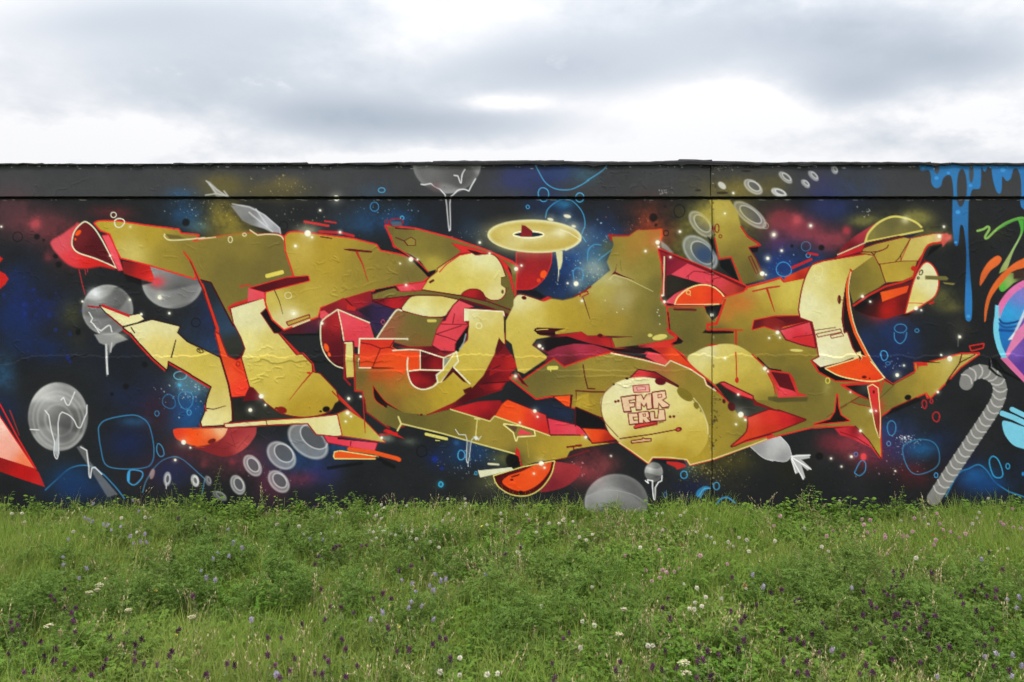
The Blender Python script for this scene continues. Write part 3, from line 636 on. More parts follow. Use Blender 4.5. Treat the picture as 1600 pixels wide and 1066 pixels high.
P('M 312,535 440,492 460,514 620,512 840,545 1000,580 1140,632 1135,655 1000,607 830,562 700,536 560,536 315,562', 'M 380,530 756830 600,520 6a5f2c 900,565 62582a 1080,620 5c522a', ol='5a0e18', ow=1.6)
P('M 330,505 450,482 460,492 320,525', '151012', soft=1.5)
P('M 458,486 632,458 600,508 480,514', 'M 500,495 dc4c58 600,475 d03a44', ol='a01c24', ow=1)
L('M 835,562 980,605 1135,662', 3.0, '5a0e18', w1=4); P('M 1125,640 1150,625 1150,668 1130,655', 'a81c20', soft=1.4)
P('M 488,612 540,552~ 600,542 720,545 818,566 765,630 742,660~ 680,668 600,660 490,627', 'M 560,570 d0c370 720,570 cdbc62 600,640 dcd8a4 520,615 d9d39a 720,640 d4ca84', ol='54141a', ow=1.3)
P('M 828,570 912,606 857,620 855,690 882,712 862,740 802,830 802,872 720,866 664,832 690,760 700,706 745,690 792,602', 'M 830,610 dd505a 760,730 d8434e 720,820 d6404a 840,720 cc3a44', ol='5c1018', ow=1.4)
for s_ in ['M 700,708 800,712 880,712', 'M 800,650 790,705', 'M 690,770 760,790 810,810', 'M 760,640 745,690', 'M 690,770 840,720']:
    L(s_, 1.3, '64141c')
P('M 462,625~ 492,636 620,667 732,676 692,742 662,842 560,852 345,787 400,700~', 'M 560,680 6c622e 650,740 6a602c 440,700 8c5a3c 500,750 746030 400,770 96503c 600,820 7a5a2c', ol='7a1820', ow=1.0)
L('M 340,790 400,700~ 455,628~ 485,630', 2.4, 'dcd8b4', soft=1.3); L('M 645,690 685,690', 4.5, 'c8ba58')
OB = 'M 862,622 1090,635 1098,825 1080,830 1065,790 1045,880 C2 650,140 590,255 510,345 420,415 250,490 100,560 0,530 B2 1170,565 1040,470 1030,400 1015,350 975,345 968,140 M 205,892 240,897 500,890 690,900 800,880 880,805 888,690 862,690'
P(OB, 'M 900,650 dad39a 1000,680 cfc278 950,760 cbb95c 1040,760 cab656 900,880 c8b450 850,960 c6b050 C2 480,180 bfa83e 500,280 b59c34 400,330 b3992e 330,400 ac922c 200,440 947e2c 60,400 7c5e28 0,480 6c602c 100,520 645a2a B2 1010,180 6e6430 1010,260 665c2c 1100,330 7c6a2a M 330,1010 b04a20 420,990 d0501e 500,940 e0501c 300,920 d84c20 450,1060 a8642a C2 100,330 9a7a2a 160,420 8e782c', ol='7a161c', ow=1.8)
L('M 860,690 860,622 1090,636 1096,665', 2.2, 'e4dfb8', soft=1.2); P('M 858,625 885,628 882,690 862,690', 'e0dcb0', soft=1.6)
L('M 1097,665 1098,760', 1.6, '1c1410', a=.8); ring('M 945,720', 17, 17, 'e4dfb0', 1.8, a=.8)
P('M 872,738 888,715 862,810 822,876 805,870 812,812', '121214', soft=1.4); L('M 868,770 855,820 830,860', 2.0, '98a4a8', soft=2)
# orange bricks
P('M 235,800 440,800 430,845 470,865 590,870 592,985 540,990 520,915 498,1005 400,972 236,970', 'M 300,830 c62a22 400,820 cc3020 300,900 d8421e 450,910 e44e1a 560,930 e4481a 280,950 d84a20 400,960 e0521e', soft=1.5)
for s_ in ['M 445,800 415,848 360,855 312,968', 'M 240,820 300,830 360,855', 'M 415,848 440,862']:
    L(s_, 1.6, '6a1414')
L('M 312,970 440,972', 2.4, '3c1418', w1=.8); P('M 440,845 660,842 735,880 800,884 760,910 590,868', 'M 560,850 8a1a1c 740,890 7a141c 660,860 60101a', soft=1.6)
L('M 230,885 236,797 520,798', 2.2, 'e2ddbc', soft=1.1); L('M 232,915 232,970 300,970', 2.0, 'e2ddbc', soft=1.1); dot('M 520,799', 1.4, 'e8e4c8', .3)
P('C2 215,112 355,150 352,226 215,218', 'C2 250,150 4a0c14 300,190 a01c20 330,160 7a141c 250,200 5c0e16', soft=1.2)
P('C2 148,232 215,226 335,226 315,290 290,315 235,335~ 180,315~ 150,275~', 'C2 240,240 4a0c14 200,275 b01e22 240,290 a81c1e 300,260 4f0c16 230,320 5a0e18', soft=1.2)
P('C2 360,150 400,155 350,215', '8a8c7c', soft=1.5)
P('C2 430,112 442,170 340,292 320,292 312,252 352,220', 'C2 400,160 c8b75c 340,260 bda848', ol='e2ddbc', ow=.9)
L('C2 52,105 150,100 215,104 355,150 352,224 215,220 150,228', 2.0, 'e2ddbc', soft=1.1); L('C2 215,106 216,218', 1.8, 'e2ddbc', soft=1.1); L('C2 355,150 432,115 440,170 342,290', 1.9, 'e2ddbc', soft=1.1)
L('C2 142,150 138,200~ 148,265~ 175,315~ 230,338~ 290,322~ 320,296 312,254 352,220', 2.3, 'e2ddbc', soft=1.2)
P('C2 345,290 410,200 420,215 495,300 470,290 412,235 360,285', '4a0c14', soft=1.4); L('C2 415,206 512,304', 2.2, 'e2ddbc')
P('B2 905,60 955,58 962,262 920,266', 'B2 930,80 d4ca80 930,200 cbb95c', ol='6a141c', ow=2.2); L('B2 910,70 905,270 940,310', 3, '8a1a20'); L('B2 910,60 950,58', 1.6, 'e2ddb8')
L('B2 965,130 968,345 1015,350 1030,595', 2.4, 'b0261e', w1=1.4); L('B2 995,165 992,205', 1.2, '2a1c14')
P('B2 1078,318 1100,350~ 1150,410~ 1218,455 1150,440~ 1090,395~', '1c100e', ol='b02a1c', ow=1.0); P('C2 0,408 50,440 110,475 60,468 0,440', '2a1410', soft=1.6)
# maroon folds at the lower right of the second letter
P('C2 680,40 720,75 745,112 770,150 797,205 752,242 745,290 722,300 700,342 560,388 420,442 255,488 420,412 512,342 592,255 652,145', 'C2 690,80 54101a 720,110 6a1218 700,180 a81c1e 740,180 ac1e20 650,250 5a0e18 600,290 480c14 680,300 8a161c 500,390 480c14 350,450 8a181c', soft=1.4)
P('C2 640,182 760,130 797,203 700,222 625,258', 'C2 680,180 8a161c 760,180 b02220', soft=2); P('C2 560,312 720,296 690,335 600,352', 'C2 600,330 6a1018 690,310 ac2020', soft=2); L('C2 585,300 740,292', 1.3, '300a10'); L('C2 690,195 640,220', 1.3, '300a10')
P('C2 685,32 715,68 705,90 670,130 662,100', '4f0e16', soft=1.5); P('C2 470,340 520,320 525,345 480,362', '4a0e10', soft=2)
# tail
TL = 'C2 20,430 110,475 250,490 395,455 630,527 660,495 980,610 1190,612 1218,640 D2 100,655 252,650 0,690 C2 1105,705 1085,745 900,770 825,795 800,725 560,660 350,600 95,535 85,580 0,540'
P(TL, 'C2 200,520 62592a 330,540 6a5f2a 450,560 746828 600,580 978434 720,640 947f30 780,690 827334 950,690 ac9030 850,640 8a7830 1150,640 b49836 1050,720 ac9230 820,760 74672c 880,650 9c862e', soft=1.3)
glow('C2 770,760', 12, '0e0e0c', .85, 14, noise=.1)
L('C2 255,488 395,448', 2, '8a1a1c'); P('C2 400,452 560,410 690,405 702,425 655,490 630,522', 'C2 480,450 b82024 600,440 b01c22 660,450 8a161e 620,500 6a1018', ol='6a1018', ow=.8)
P('C2 735,400 960,490 987,608 660,495 702,425', 'C2 740,430 e64a18 800,480 e8521c 880,490 d8361f 950,570 c42420 930,500 c03034', ol='6a1018', ow=.8)
P('C2 975,510 1160,555 1202,606 990,606', 'C2 1020,540 d2384a 1150,590 d84654', ol='54101a', ow=1.2); L('C2 990,608 1200,610', 1.6, '6a0e18')
P('C2 1182,570 1218,575 D2 10,595 40,620 C2 1190,600', 'e0501c', soft=1.2)
L('C2 395,456 630,527 658,496 985,612', 2.0, 'd3c878', soft=1.2); L('C2 555,512 545,612', 1.8, 'd3c878'); L('C2 85,500 102,542 80,582', 2.6, 'd6cc80', soft=1.3)
L('C2 100,540 350,600 560,660 800,726', 2.2, 'd3c878', soft=1.5); L('C2 540,510 570,515', 2.4, 'd3c878')
P('C2 715,546 800,556 890,582 896,610 792,616 786,640 772,592', '7c6e30', ol='d8d088', ow=1.6); P('C2 728,550 795,560 780,592', '5a4030', soft=1.5); P('C2 812,572 892,606 792,608', 'd8404a', soft=1.3)
L('C2 850,640 862,740', 1.4, 'a08c38'); L('C2 905,392 1000,375', 1.8, 'c02a20'); P('C2 785,680 805,700 812,745 780,725', 'c42822', soft=1.4); L('C2 805,740 815,790 860,800', 2.2, 'c42822', w1=1)
L('C2 1090,680 1172,672', 3.0, '6a1018', w1=2.2); L('C2 1128,682 1128,695', 1.5, '6a1018')
L('C2 830,798 1100,740 1218,700', 1.8, '8a181c', a=.7)
L('C2 250,603 372,632', 4.6, 'd3c868', soft=1.4); L('C2 308,640 330,642', 1.6, 'd3c868')
P('C2 5,572 40,580 125,632 20,600', 'c42420', soft=1.5); ell('C2 222,488', 8, 7, '5a1414'); ell('C2 202,488', 4, 4, '5a1414')
L('C2 425,575 445,605 485,608 495,640 490,745~ 498,775~ 508,740 518,650~ 530,628', 1.3, 'd0d4d0', soft=1.3); P('C2 488,640 520,640 505,760 495,770', '8a9088', soft=2, a=.4); P('C2 530,620 550,612 565,632 545,640', 'd8dcd8', soft=2); L('C2 560,640 578,615', 1, 'd8dcd8'); L('C2 498,770 500,795', .9, 'e0e0e0')
# lower orange half disc and the dark red shape behind it
P('C2 1015,765 1130,782 1172,812~ 1150,860~ 1080,915~ 980,945~ 920,948 990,850', 'C2 1040,800 a03238 1140,820 9a3036 1020,900 74202a 1080,840 8c2a30', soft=1.5)
P('C2 655,852 830,800 1012,765 990,845~ 930,925~ 850,966~ 760,960~ 690,920~ 662,880', '4a0e10', ol='d2c868', ow=1.4)
P('C2 705,880~ 740,850 830,820 900,785 998,770 980,830~ 920,900~ 840,942~ 770,935~ 715,905~', 'C2 760,890 e24a16 880,820 e6521c 960,790 e0481c', soft=1.4); P('C2 755,855 810,838 800,850 760,862', '5a1010', soft=1.2); ell('C2 760,875', 10, 6, '5a1010'); ell('C2 812,950', 16, 11, '201010')
P('C2 558,820 758,800 772,815 572,862', 'd8d8b4', soft=1.4); L('C2 622,780 680,784', 3.2, 'd0ccaa', soft=1.4)
P('C2 860,800 900,788 800,820', 'a02018', soft=1.5)

# =================================================================== ring-shaped saucer
glow('C1 895,490', 92, 'c8c08a', .38, 34, noise=.2, power=2.5)
ell('C1 895,492', 280, 98, 'd8cf90', 2, soft=3.5)
ell('C1 895,494', 262, 84, 'b59a3c', 2, soft=6, a=.75); glow('C1 860,490', 34, 'ddd6a4', .9, 12, noise=.1); glow('C1 770,540', 20, 'd4c988', .7, 8, noise=.1); glow('C1 740,460', 26, 'd0c070', .7, 9, noise=.1); glow('C1 1050,470', 16, 'e8e6c8', .7, 10, noise=.1)
P('C1 775,482~ 830,468~ 900,470~ 945,482~ 900,494~ 830,494~', '1c2434', ol='e0dab0', ow=2.2, soft=1.4)
P('C1 820,425 842,430 882,462 880,492 812,495', 'C1 840,460 701820 830,485 8a1c20', soft=1.3)
ring('C1 895,492', 277, 95, 'e0dcb0', 1.5, 2, soft=1.8, a=.8); L('C1 1050,455 1100,470 1170,515', 1.3, 'eeeace', soft=2, a=.8)
L('C1 1080,575 1130,550 1165,520', 2.4, 'dcd8ac', soft=2); P('C1 1020,575 1062,580 1062,640 1050,685~ 1036,690 1030,640', 'd4cf9c', soft=2); L('C1 1040,680 1035,760', 2, 'd8d4a8', w1=.7)
for s_, a_, b_ in [('C1 990,392', 18, 8), ('C1 1090,373', 22, 10), ('C1 1128,433', 13, 8)]:
    ell(s_, a_, b_, 'e4e2c4', 12, soft=2); glow(s_, 7, 'd0ccb0', .4)

# =================================================================== third letter
SU = 'N 40,690 85,600 90,560~ 130,535~ 260,572 300,555 380,567 440,552 540,490 660,390 640,340 680,240 670,190 770,190 820,152 860,152 965,150 950,240 960,300 975,560 1000,600 1005,760 1057,795 1000,805 830,835 690,850 670,792 790,785 600,778 520,778 490,755 390,765 300,785 220,800 195,835 280,898 287,912 150,1005 110,990 85,880 75,830 40,800'
P('N 645,172 690,178 770,182 825,148 880,150 970,142 975,185 950,240 900,260 660,215', 'N 680,190 9a1c20 800,170 b8241e 930,170 e04420 950,220 e25020', soft=3)
P(SU, 'N 120,565 d9d29c 180,600 d2c684 200,650 c8b452 100,720 c6b450 330,640 b59c36 420,650 ac9230 520,600 a58c32 600,500 ada04e 590,430 b4ac6c 660,330 8a7d3a 720,250 8c7a30 800,250 9a7430 850,200 a07a30 920,200 b06830 900,330 847832 850,420 8a7e38 930,480 6c632e 950,650 686030 850,620 7a6e2e 740,560 a39660 700,700 968030 800,740 827230 850,810 6e642e 600,740 9a832c 200,900 bfa644 150,980 c2ac4c 130,850 c4ae4a 450,720 a68c2c', soft=2.0)
glow('N 570,380', 22, 'a8b0a0', .55, 16); glow('N 690,450', 22, 'b4ae80', .6, 9); glow('N 650,250', 14, '62602c', .5)
L('N 960,290 970,440 975,540', 1.8, 'b02a22'); L('N 90,550 130,532~ 260,572 310,553', 1.8, '701820', soft=1.2); P('N 240,570 290,545 320,556 270,575', 'c02420', soft=1.4); L('N 310,556 380,566 440,552 545,490', 1.8, '4a3a20', a=.7, soft=3)
L('N 450,545 500,520 545,485', 2.2, '7a1c1e'); L('N 480,545 485,525 525,515 530,530 490,550', 1.9, '9a2024'); L('N 500,555 540,680', 1.7, '50141a', w1=.8); ell('N 148,554', 15, 11, '5a1018', 15)
P('N 700,355 692,400 745,425 805,447 740,430 690,412 668,418 690,390', '58101a', soft=1.2); L('N 655,445 680,418 760,440 915,516', 2.0, 'c4bc80', w1=.8, soft=1.6); L('N 720,330 725,390', 1, '6a6028', a=.6)
ell('N 955,788', 45, 17, 'd0c468', -10); ell('N 897,777', 14, 10, 'd0c468')
for q_ in [(945, 625), (952, 660), (955, 710), (940, 640), (735, 620), (700, 640), (630, 570)]:
    ell('N %d,%d' % q_, 4, 4, 'c8c4a8', soft=1.5)
# the red and black opening of the third letter
P('N 200,838 300,792 330,770 420,765 490,755 530,780 600,776 670,796 690,850 830,838 1000,806 1060,790 1093,822 1020,832 1100,920 1218,1030 1000,940 880,890 690,875 385,968 320,912 270,940 290,890', 'N 400,780 a81c22 480,775 b01e22 300,800 2a1014 620,800 b02020 580,790 8a181c 660,830 b42a26 450,860 8a2438 350,890 7a2030 560,860 9a2838 800,860 1a1014 950,850 d03026 1040,800 c42820 900,880 c43a44 1060,900 de4a1c 1150,980 e0501c', soft=1.5)
P('N 205,748 225,730 390,737 335,755 330,785 240,775', '3a0a12', soft=1.6); L('N 215,740 230,765 330,768', 2.6, '1a0c10'); L('N 222,745 290,740', 1.4, 'c8b450')
P('N 225,832 300,792 400,782 530,822 690,856 880,868 860,885 680,872 560,838 450,828 350,845 285,872', 'N 300,820 141014 450,810 161014 700,865 1c0e12 800,870 241014', soft=1.5)
P('N 285,880 340,850 450,826 560,832 655,862 600,890 390,960 320,908', 'N 350,870 8c2a40 480,850 a83048 560,850 9c2838 420,920 5c1c22 330,890 7a2236', soft=2)
P('N 870,905 890,872 940,880 1010,940 985,962', 'N 890,890 d84450 980,940 d85048', soft=1.4); P('N 905,850 960,850 1040,850 1110,920 1218,1032 1180,1020 1050,940 975,890', 'N 960,860 b02a22 1040,900 e04a1e 1150,990 d83a1c', soft=1.4)
P('N 780,852 900,850 970,890 880,872', '120c0e', soft=2); P('N 1050,790 1095,815 1085,825 1020,828 1060,805', '0e0c0e', soft=1.6); L('N 1000,740 1012,765 1060,795 1000,808 830,838', 2.6, 'c02a24', w1=1.4); L('N 1005,620 1008,740', 1.4, '1c1010', a=.8); L('N 595,772 660,795 670,845', 2.4, '9a1e20'); L('N 600,790 790,785', 2.0, '6a141a', w1=1)
L('N 1030,840 1130,940 1218,1028', 2.2, '6a1218'); ell('N 600,777', 16, 10, '4a0e12')
# lower half of the third letter
SL = 'C2 750,270 785,250 860,325 825,285 1010,158 1070,207 1218,152 D2 0,187 80,150 210,122 400,162 530,197 565,167 680,217 762,272 776,312 850,362 930,440 1020,520 1018,590~ 980,640 925,675 1218,600 820,750 680,785 660,755 455,740 430,775 255,650 250,540 0,447 C2 1218,465 1110,440 1120,375 1010,375 905,392'
P('C2 745,262 790,240 800,240 850,320', 'c8302a', soft=1.5)
P(SL, 'C2 900,280 6a602e 850,300 6c602c 1000,220 6e6430 1100,260 746830 1180,330 847430 D2 100,200 978434 200,160 94833a 60,400 a88a2a 100,330 907a2c 350,180 8c7a30 600,220 947830 530,205 a06838 700,300 88762e 800,420 8a7a2e 900,560 94802e 850,650 98832e 500,700 b09430 720,720 ac912e 1100,640 9a8634 980,600 84752e', ol='c0281f', ow=1.7)
P('C2 775,215 800,250 860,325 820,305 780,262', '4a3a28', soft=1.6); L('C2 750,272 905,394 1010,376', 1.9, 'c42a22'); L('C2 760,250 855,325', 2.4, 'c42a22', w1=1.4); P('C2 790,255 800,250 835,295 858,322 820,300', '4a0e14', soft=1.5)
L('D2 210,122 400,162 530,197 562,166 680,217 762,272 776,312 830,345', 2.0, 'd8d2a4', soft=1.2)
L('C2 980,210 1025,208', 6.0, 'd0c55c'); L('C2 990,220 992,230', 1.5, 'd0c55c')
L('D2 42,190 52,260 70,332 112,334', 1.8, '5a1414'); L('D2 0,345 100,352 175,352 225,310', 2.2, '5a1a18', soft=2); L('D2 0,350 5,445', 1.3, '5a1a18')
P('C2 1010,380 1118,372 1105,440 1080,435', 'e4501c', ol='5a1018', ow=1); L('C2 1115,375 1110,440', 3.2, '4a1014'); P('C2 1145,380 1218,360 1218,462 1140,438', 'ae9230', soft=1.5)
P('D2 0,447 130,502 248,537 170,542 172,577 40,568 0,552', '121214', ol='4a0e14', ow=1.5); P('D2 130,500 248,537 165,530', '5a1018', soft=1.2)
P('D2 0,550 20,560 62,606 0,606', 'd83a4a', soft=1.2); P('D2 40,570 172,577 258,632 98,656 70,610', 'D2 60,590 e6561c 120,600 de4418 200,630 9a2418', ol='54101a', ow=1.2); dot('D2 58,622', 2, halo=.4)
L('D2 100,656 255,650 250,630', 2.2, '6a141a', w1=1.5); L('D2 0,672 30,670', 3.4, '7a181c')
OV = 'D2 148,440~ 160,370~ 225,305~ 320,270~ 430,266~ 540,295~ 640,350~ 720,430~ 775,520~ 788,590~ 770,670~ 700,740~ 560,745 455,742 430,775 340,710 255,650 190,580~'
P('D2 325,268 372,222 470,238 605,318 500,275 430,262', 'D2 400,245 d83a3c 520,280 6a1218 480,255 8a1a1e', ol='40101a', ow=1.6)
P(OV, 'D2 300,330 e3dcac 200,420 ded6a0 430,300 e0d8a4 350,450 dcd39a 500,430 dacf90 600,430 d4c77c 680,520 cbb960 450,600 ccba5e 600,600 c4ae4c 700,620 bba23e 500,700 ad902c 350,670 b59a3a 620,720 a88c2a 230,560 d8cc88', soft=1.6)
L('D2 700,390 745,450~ 780,540~ 785,600', 1.8, 'e2dcae', soft=2.4, a=.7); L('D2 225,305 165,365~ 150,440~ 165,520~ 250,620', 1.3, '6a2a1c', soft=1.6, a=.8)
ell('D2 648,368', 56, 28, '786a22', 38, soft=1.6); ell('D2 715,433', 15, 22, '786a22', -25, soft=1.4); ell('D2 742,465', 6, 8, '8f8238'); ell('D2 502,290', 33, 22, '5a101a', 8, soft=1.4); ell('D2 303,272', 10, 7, '301010'); ell('D2 225,308', 6, 5, '301010')
L('D2 262,630 450,604 600,576', 1.8, '5c1018'); ell('D2 610,575', 20, 14, '6a141c', -15); ell('D2 608,576', 10, 6, 'c04a40', -15); P('D2 332,645 395,636 398,628 410,634 444,632 444,642 332,654', 'd0a878', ol='5c1018', ow=1.3)
# FMR CRU
TX = '641018'
for s_ in ['D2 270,385 355,372 357,394 312,402 318,422 345,418 346,438 318,442 326,468 287,470', 'D2 357,376 388,372 402,402 420,370 445,364 450,450 425,455 420,412 405,438 386,416 386,456 360,460',
           'D2 455,356 528,346 534,386 510,400 552,430 546,446 516,446 490,414 488,448 462,450', 'D2 312,482 364,480 366,498 336,500 342,524 370,522 370,540 320,545',
           'D2 373,476 428,470 435,500 420,506 442,530 416,533 400,515 398,538 376,538', 'D2 440,474 464,471 466,510 488,510 494,460 524,460 530,520 446,526']:
    P(s_, 'e0be98', ol='6c141c', ow=1.25, soft=1.0)
for s_ in ['D2 268,384 357,371', 'D2 286,470 328,468', 'D2 357,460 388,457', 'D2 424,456 452,451', 'D2 456,355 530,345', 'D2 512,447 552,440', 'D2 318,546 372,541', 'D2 444,527 532,521', 'D2 374,539 400,539']:
    L(s_, 1.5, '5c0e18', soft=1.0)
for s_ in ['D2 486,368 508,366 511,382 489,388', 'D2 398,484 413,482 414,495 400,498']:
    L(s_, 1.2, '8a1c22', closed=True)
P('D2 340,318 432,310 436,350 346,353', 'e0a090', ol='8a1c24', ow=1.1); P('D2 362,326 410,322 412,338 366,341', 'e0a898', ol='8a1c24', ow=.6)
P('D2 345,562 362,546 480,532 482,545 350,570', 'd0403a', ol=TX, ow=.9); L('D2 350,568 520,530', 1.2, TX)
for q_ in [(235, 410), (252, 406), (560, 500), (582, 498)]: ell('D2 %d,%d' % q_, 8, 8, TX)
L('D2 258,654 330,702 430,775 455,740 560,742 660,755 678,785 820,750 1040,670 1218,602 E2 0,625 250,563 480,551', 1.9, 'd3cb84', soft=1.3)
P('D2 465,752 640,756 655,782 560,790 470,765', '14161a', soft=4, a=.8); P('D2 538,765 600,768 640,778 660,795 600,815 590,800 540,780', 'b82a26', soft=2)

# =================================================================== fourth letter
glow('G 1112,335', 26, 'b4a446', .75, 24)
glow('G 1150,345', 24, 'b0a048', .6, 26)
ST = 'G 1108,312 1140,312 1152,330 P 600,130 640,190 690,228 712,240 650,258 690,320 742,442 620,476 590,460 542,314 470,325 446,200 440,40'
P(ST, 'G 1118,325 b4a248 P 480,60 b8a850 560,60 ac9a44 500,150 a39038 560,150 96843a 600,250 847330 560,330 756830 640,380 665c2c 700,430 605629', soft=3)
L('P 445,200 470,322 542,312 605,462', 2.3, 'c42a22'); P('P 472,335 530,325 590,455 560,440 480,370', '0f1012', soft=1.5); P('P 400,190 440,205 455,300 430,260', '121214', soft=5, a=.9)
L('P 600,130 640,190 700,228 714,240 650,257', 2.4, 'b0261f', w1=3.4); P('P 650,255 705,250 700,280 665,285', '101014', soft=2); L('P 650,262 690,322 742,440', 1.6, '7a181c'); P('P 648,312 660,308 702,402 692,408', '6c602c', ol='6a141a', ow=1.1); L('P 665,320 700,400', 1, '6a141a')
ring('P 458,140', 12, 25, '7a1a18', 1.7); ring('P 478,188', 9, 9, '7a1a18', 1.3); L('P 436,130 440,165', 1.4, '7a1a18')
# triangle with pink and orange fruit slices
P('P 112,265 600,470 632,490 620,525 540,548 500,545 430,600 165,605 130,560 150,420', 'P 150,310 8a1c26 300,350 8a1c2a 200,460 26241e 300,460 201e1a 170,540 201e18 560,520 9a2a22 600,500 7a1c1c', ol='c42824', ow=2.0)
P('P 150,310 290,350 195,412 152,425', 'P 170,330 70142a 230,360 8a1c30', soft=1.5); P('P 150,425 300,450 385,476 260,492 150,545', 'P 200,470 28261e 300,470 1c1b17', soft=1.5)
P('P 185,415 282,350 480,430 560,472 618,497 592,530 520,540 445,480 380,472 290,446', 'P 230,405 d84454 380,410 d4404e 480,450 cf3f48 560,500 b8382e 600,515 7a2018', soft=1.4)
for s_ in ['P 275,430 320,395 480,410', 'P 285,446 290,420', 'P 430,470 440,440 490,430', 'P 380,405 440,420']:
    L(s_, 1.1, '6a1620')
L('P 115,268 400,385 630,492', 3.6, '6a1218'); L('P 118,262 420,385 600,462', 1.6, 'c42824'); L('P 145,310 140,540', 2.0, 'd8cca4', soft=1.2); L('P 155,315 152,540', 1.8, '5a1018')
P('P 148,582 205,532 295,488 222,560 210,592', 'P 180,570 d84a58 260,510 d4424e', soft=1.3)
P('P 210,592 230,550~ 290,502~ 360,480~ 430,490~ 480,528~ 506,566 494,588', 'P 260,560 e0481c 350,520 e04a1a 430,540 d83820 330,575 de3f1e', ol='d8cc88', ow=1.6)
ring('P 288,522', 12, 12, 'd8c070', 1.4); L('P 295,530 300,540', 1.2, 'd8c070')
L('P 165,600 375,600', 3, '5a1018'); L('P 165,605 165,640', 3, 'a81e20')
# body
EB = 'P 165,610 375,605 400,640 430,690 390,720 400,742 560,748 610,742 455,700 500,556 620,520 640,490 740,465 835,437 855,460 978,435 985,470 965,520 945,660 1015,690 1040,800 1065,905 1020,925 1060,1000 E2 400,285 560,292 690,275 740,310 660,380 665,500 670,742 520,555 480,550 250,563 0,625 D2 1180,610 1020,500 825,310 690,195 640,130 P 190,840 255,812 175,745'
P('P 165,610 375,605 400,640 430,690 500,556 620,520 640,490 740,465 835,437 855,460 978,435 985,470 965,520 945,660 1015,690 1040,800 1065,905 1020,925 1060,1000 E2 400,285 560,292 690,275 740,310 660,380 665,500 670,742 520,555 480,550 250,563 0,625 D2 1180,610 1020,500 825,310 690,195 640,130 P 190,840 255,812 175,745',
  'P 560,560 a8702c 620,590 b07a34 520,640 a8782e 640,540 a88238 720,480 c2ae54 760,560 b09a38 880,560 c0ab44 900,480 c4b252 700,640 9c842e 600,700 8e7a2c 220,660 6c622c 300,680 685e2c 280,780 625a2a 480,780 605828 640,800 7c6c2c 800,840 8a762a 960,860 948030 900,800 8c782a E2 150,250 6a602c 60,150 74682c 200,150 7c6c2c 250,350 6e632c 200,450 70642c 450,420 827230 350,500 746830 560,450 8c7a30 620,640 968032 660,700 a89436 600,350 6c602c 420,520 847430 100,520 7c6c2c D2 1000,450 8a7a2e 1100,420 7a6c2c', ol='c02a22', ow=1.8)
glow('P 590,585', 24, 'c06a2c', .6, 13, noise=.2)
glow('P 520,650', 12, 'b8702e', .4, noise=.2)
glow('P 900,540', 22, 'cbb854', .55, 16, noise=.1)
P('P 385,605 500,592 475,650 432,690 395,640', '121214', soft=1.8); P('P 370,762 392,742 560,752 555,765 440,768', '151210', soft=1.6)
P('P 395,705 450,700 500,560 515,560 460,715 410,722 405,738 610,742 612,750 395,750', 'c42a20', soft=1.3)
L('P 205,622 330,626', 3.4, '641418'); L('P 170,640 175,745 225,785 255,812 190,838', 2.8, 'b8261f', w1=1.6); P('P 225,785 258,812 245,825 190,835 215,815', '141012', soft=1.5); L('P 165,640 178,740', 1.6, '2a1210')
L('P 632,505 640,492 740,466 835,438 855,460 978,436', 2.4, 'c8321f'); P('P 665,512 760,490 835,480 830,490 760,500 670,520', 'b0281e', soft=1.3); L('P 755,500 775,560 800,636', 3.6, 'b0281e', w1=1.2)
P('P 860,432 960,385 1032,358 985,430 978,436 860,460', 'P 900,430 d8421c 980,390 cc381e 960,430 8a1c18', soft=1.5); L('P 905,375 1018,325', 4.2, 'b82228', soft=1.6); L('P 1000,288 1055,298', 3.6, 'b82228', soft=1.6)
# notch
P('P 668,742 680,688 800,664 940,662 1012,690 850,725 825,752 740,722', 'P 700,700 54101a 800,700 7a1c1a 760,715 8a2420 900,690 5a1218', ol='c42a20', ow=1.2); P('P 800,670 945,664 1000,690 870,700', 'P 850,685 540e16 960,685 641016', soft=1.5)
P('P 835,748 1012,698 1030,780 1042,848 960,830 870,800', 'P 870,750 d84250 1000,720 d84852 950,790 c82a34 1020,830 c0242a', ol='5a1018', ow=1.6); L('P 910,790 1030,772', 1.2, '7a1420'); P('P 880,800 1030,780 1040,842', 'C42A2c', soft=1.6)
L('P 1012,692 1035,780 1068,905', 3.0, '64121c', w1=1.6)
ell('P 930,866', 40, 8, 'd0c46c', 3, soft=1.4)
# drip
L('P 570,755 572,900 575,1040', 3.4, 'b8301e', w1=1.4); ell('D2 957,282', 12, 18, 'b8281c')
# pale dome
P('D2 665,165~ 720,110~ 800,78~ 900,66~ 980,85~ 1070,150~ 1140,240~ 1180,340~ 1170,402 1060,400 1040,375 870,290 825,305', 'D2 780,110 d6cf98 720,160 d2c880 900,100 cdbd68 950,180 c4b04e 850,220 c8b556 1000,330 ae983a 1100,300 b39d40 900,280 bca644 1120,390 8a7a30', soft=2.2)
L('P 570,880 575,1040', 2.2, 'b8301e', w1=1.4); ell('D2 957,282', 11, 18, 'b8281c')
P('D2 765,80 820,65 850,70 800,80', 'b8281f', soft=1.5); L('D2 1048,130 1110,190 1150,250', 2.2, 'b8281f')
P('D2 830,310 862,292 1050,382 1072,412 1218,470 1150,458 1030,505 960,480', 'D2 900,360 1c1e1a 1000,420 24241f 1100,450 3a3a30 960,470 4a4a44', soft=2.2)
P('D2 858,300 880,296 1050,378 1050,395 960,365 890,325', 'D2 900,320 c43a3c 1020,375 dc3c3e', ol='5a101a', ow=1.6); P('D2 1050,380 1075,410 1218,470 1140,450 1060,430', '7a141a', soft=1.4)
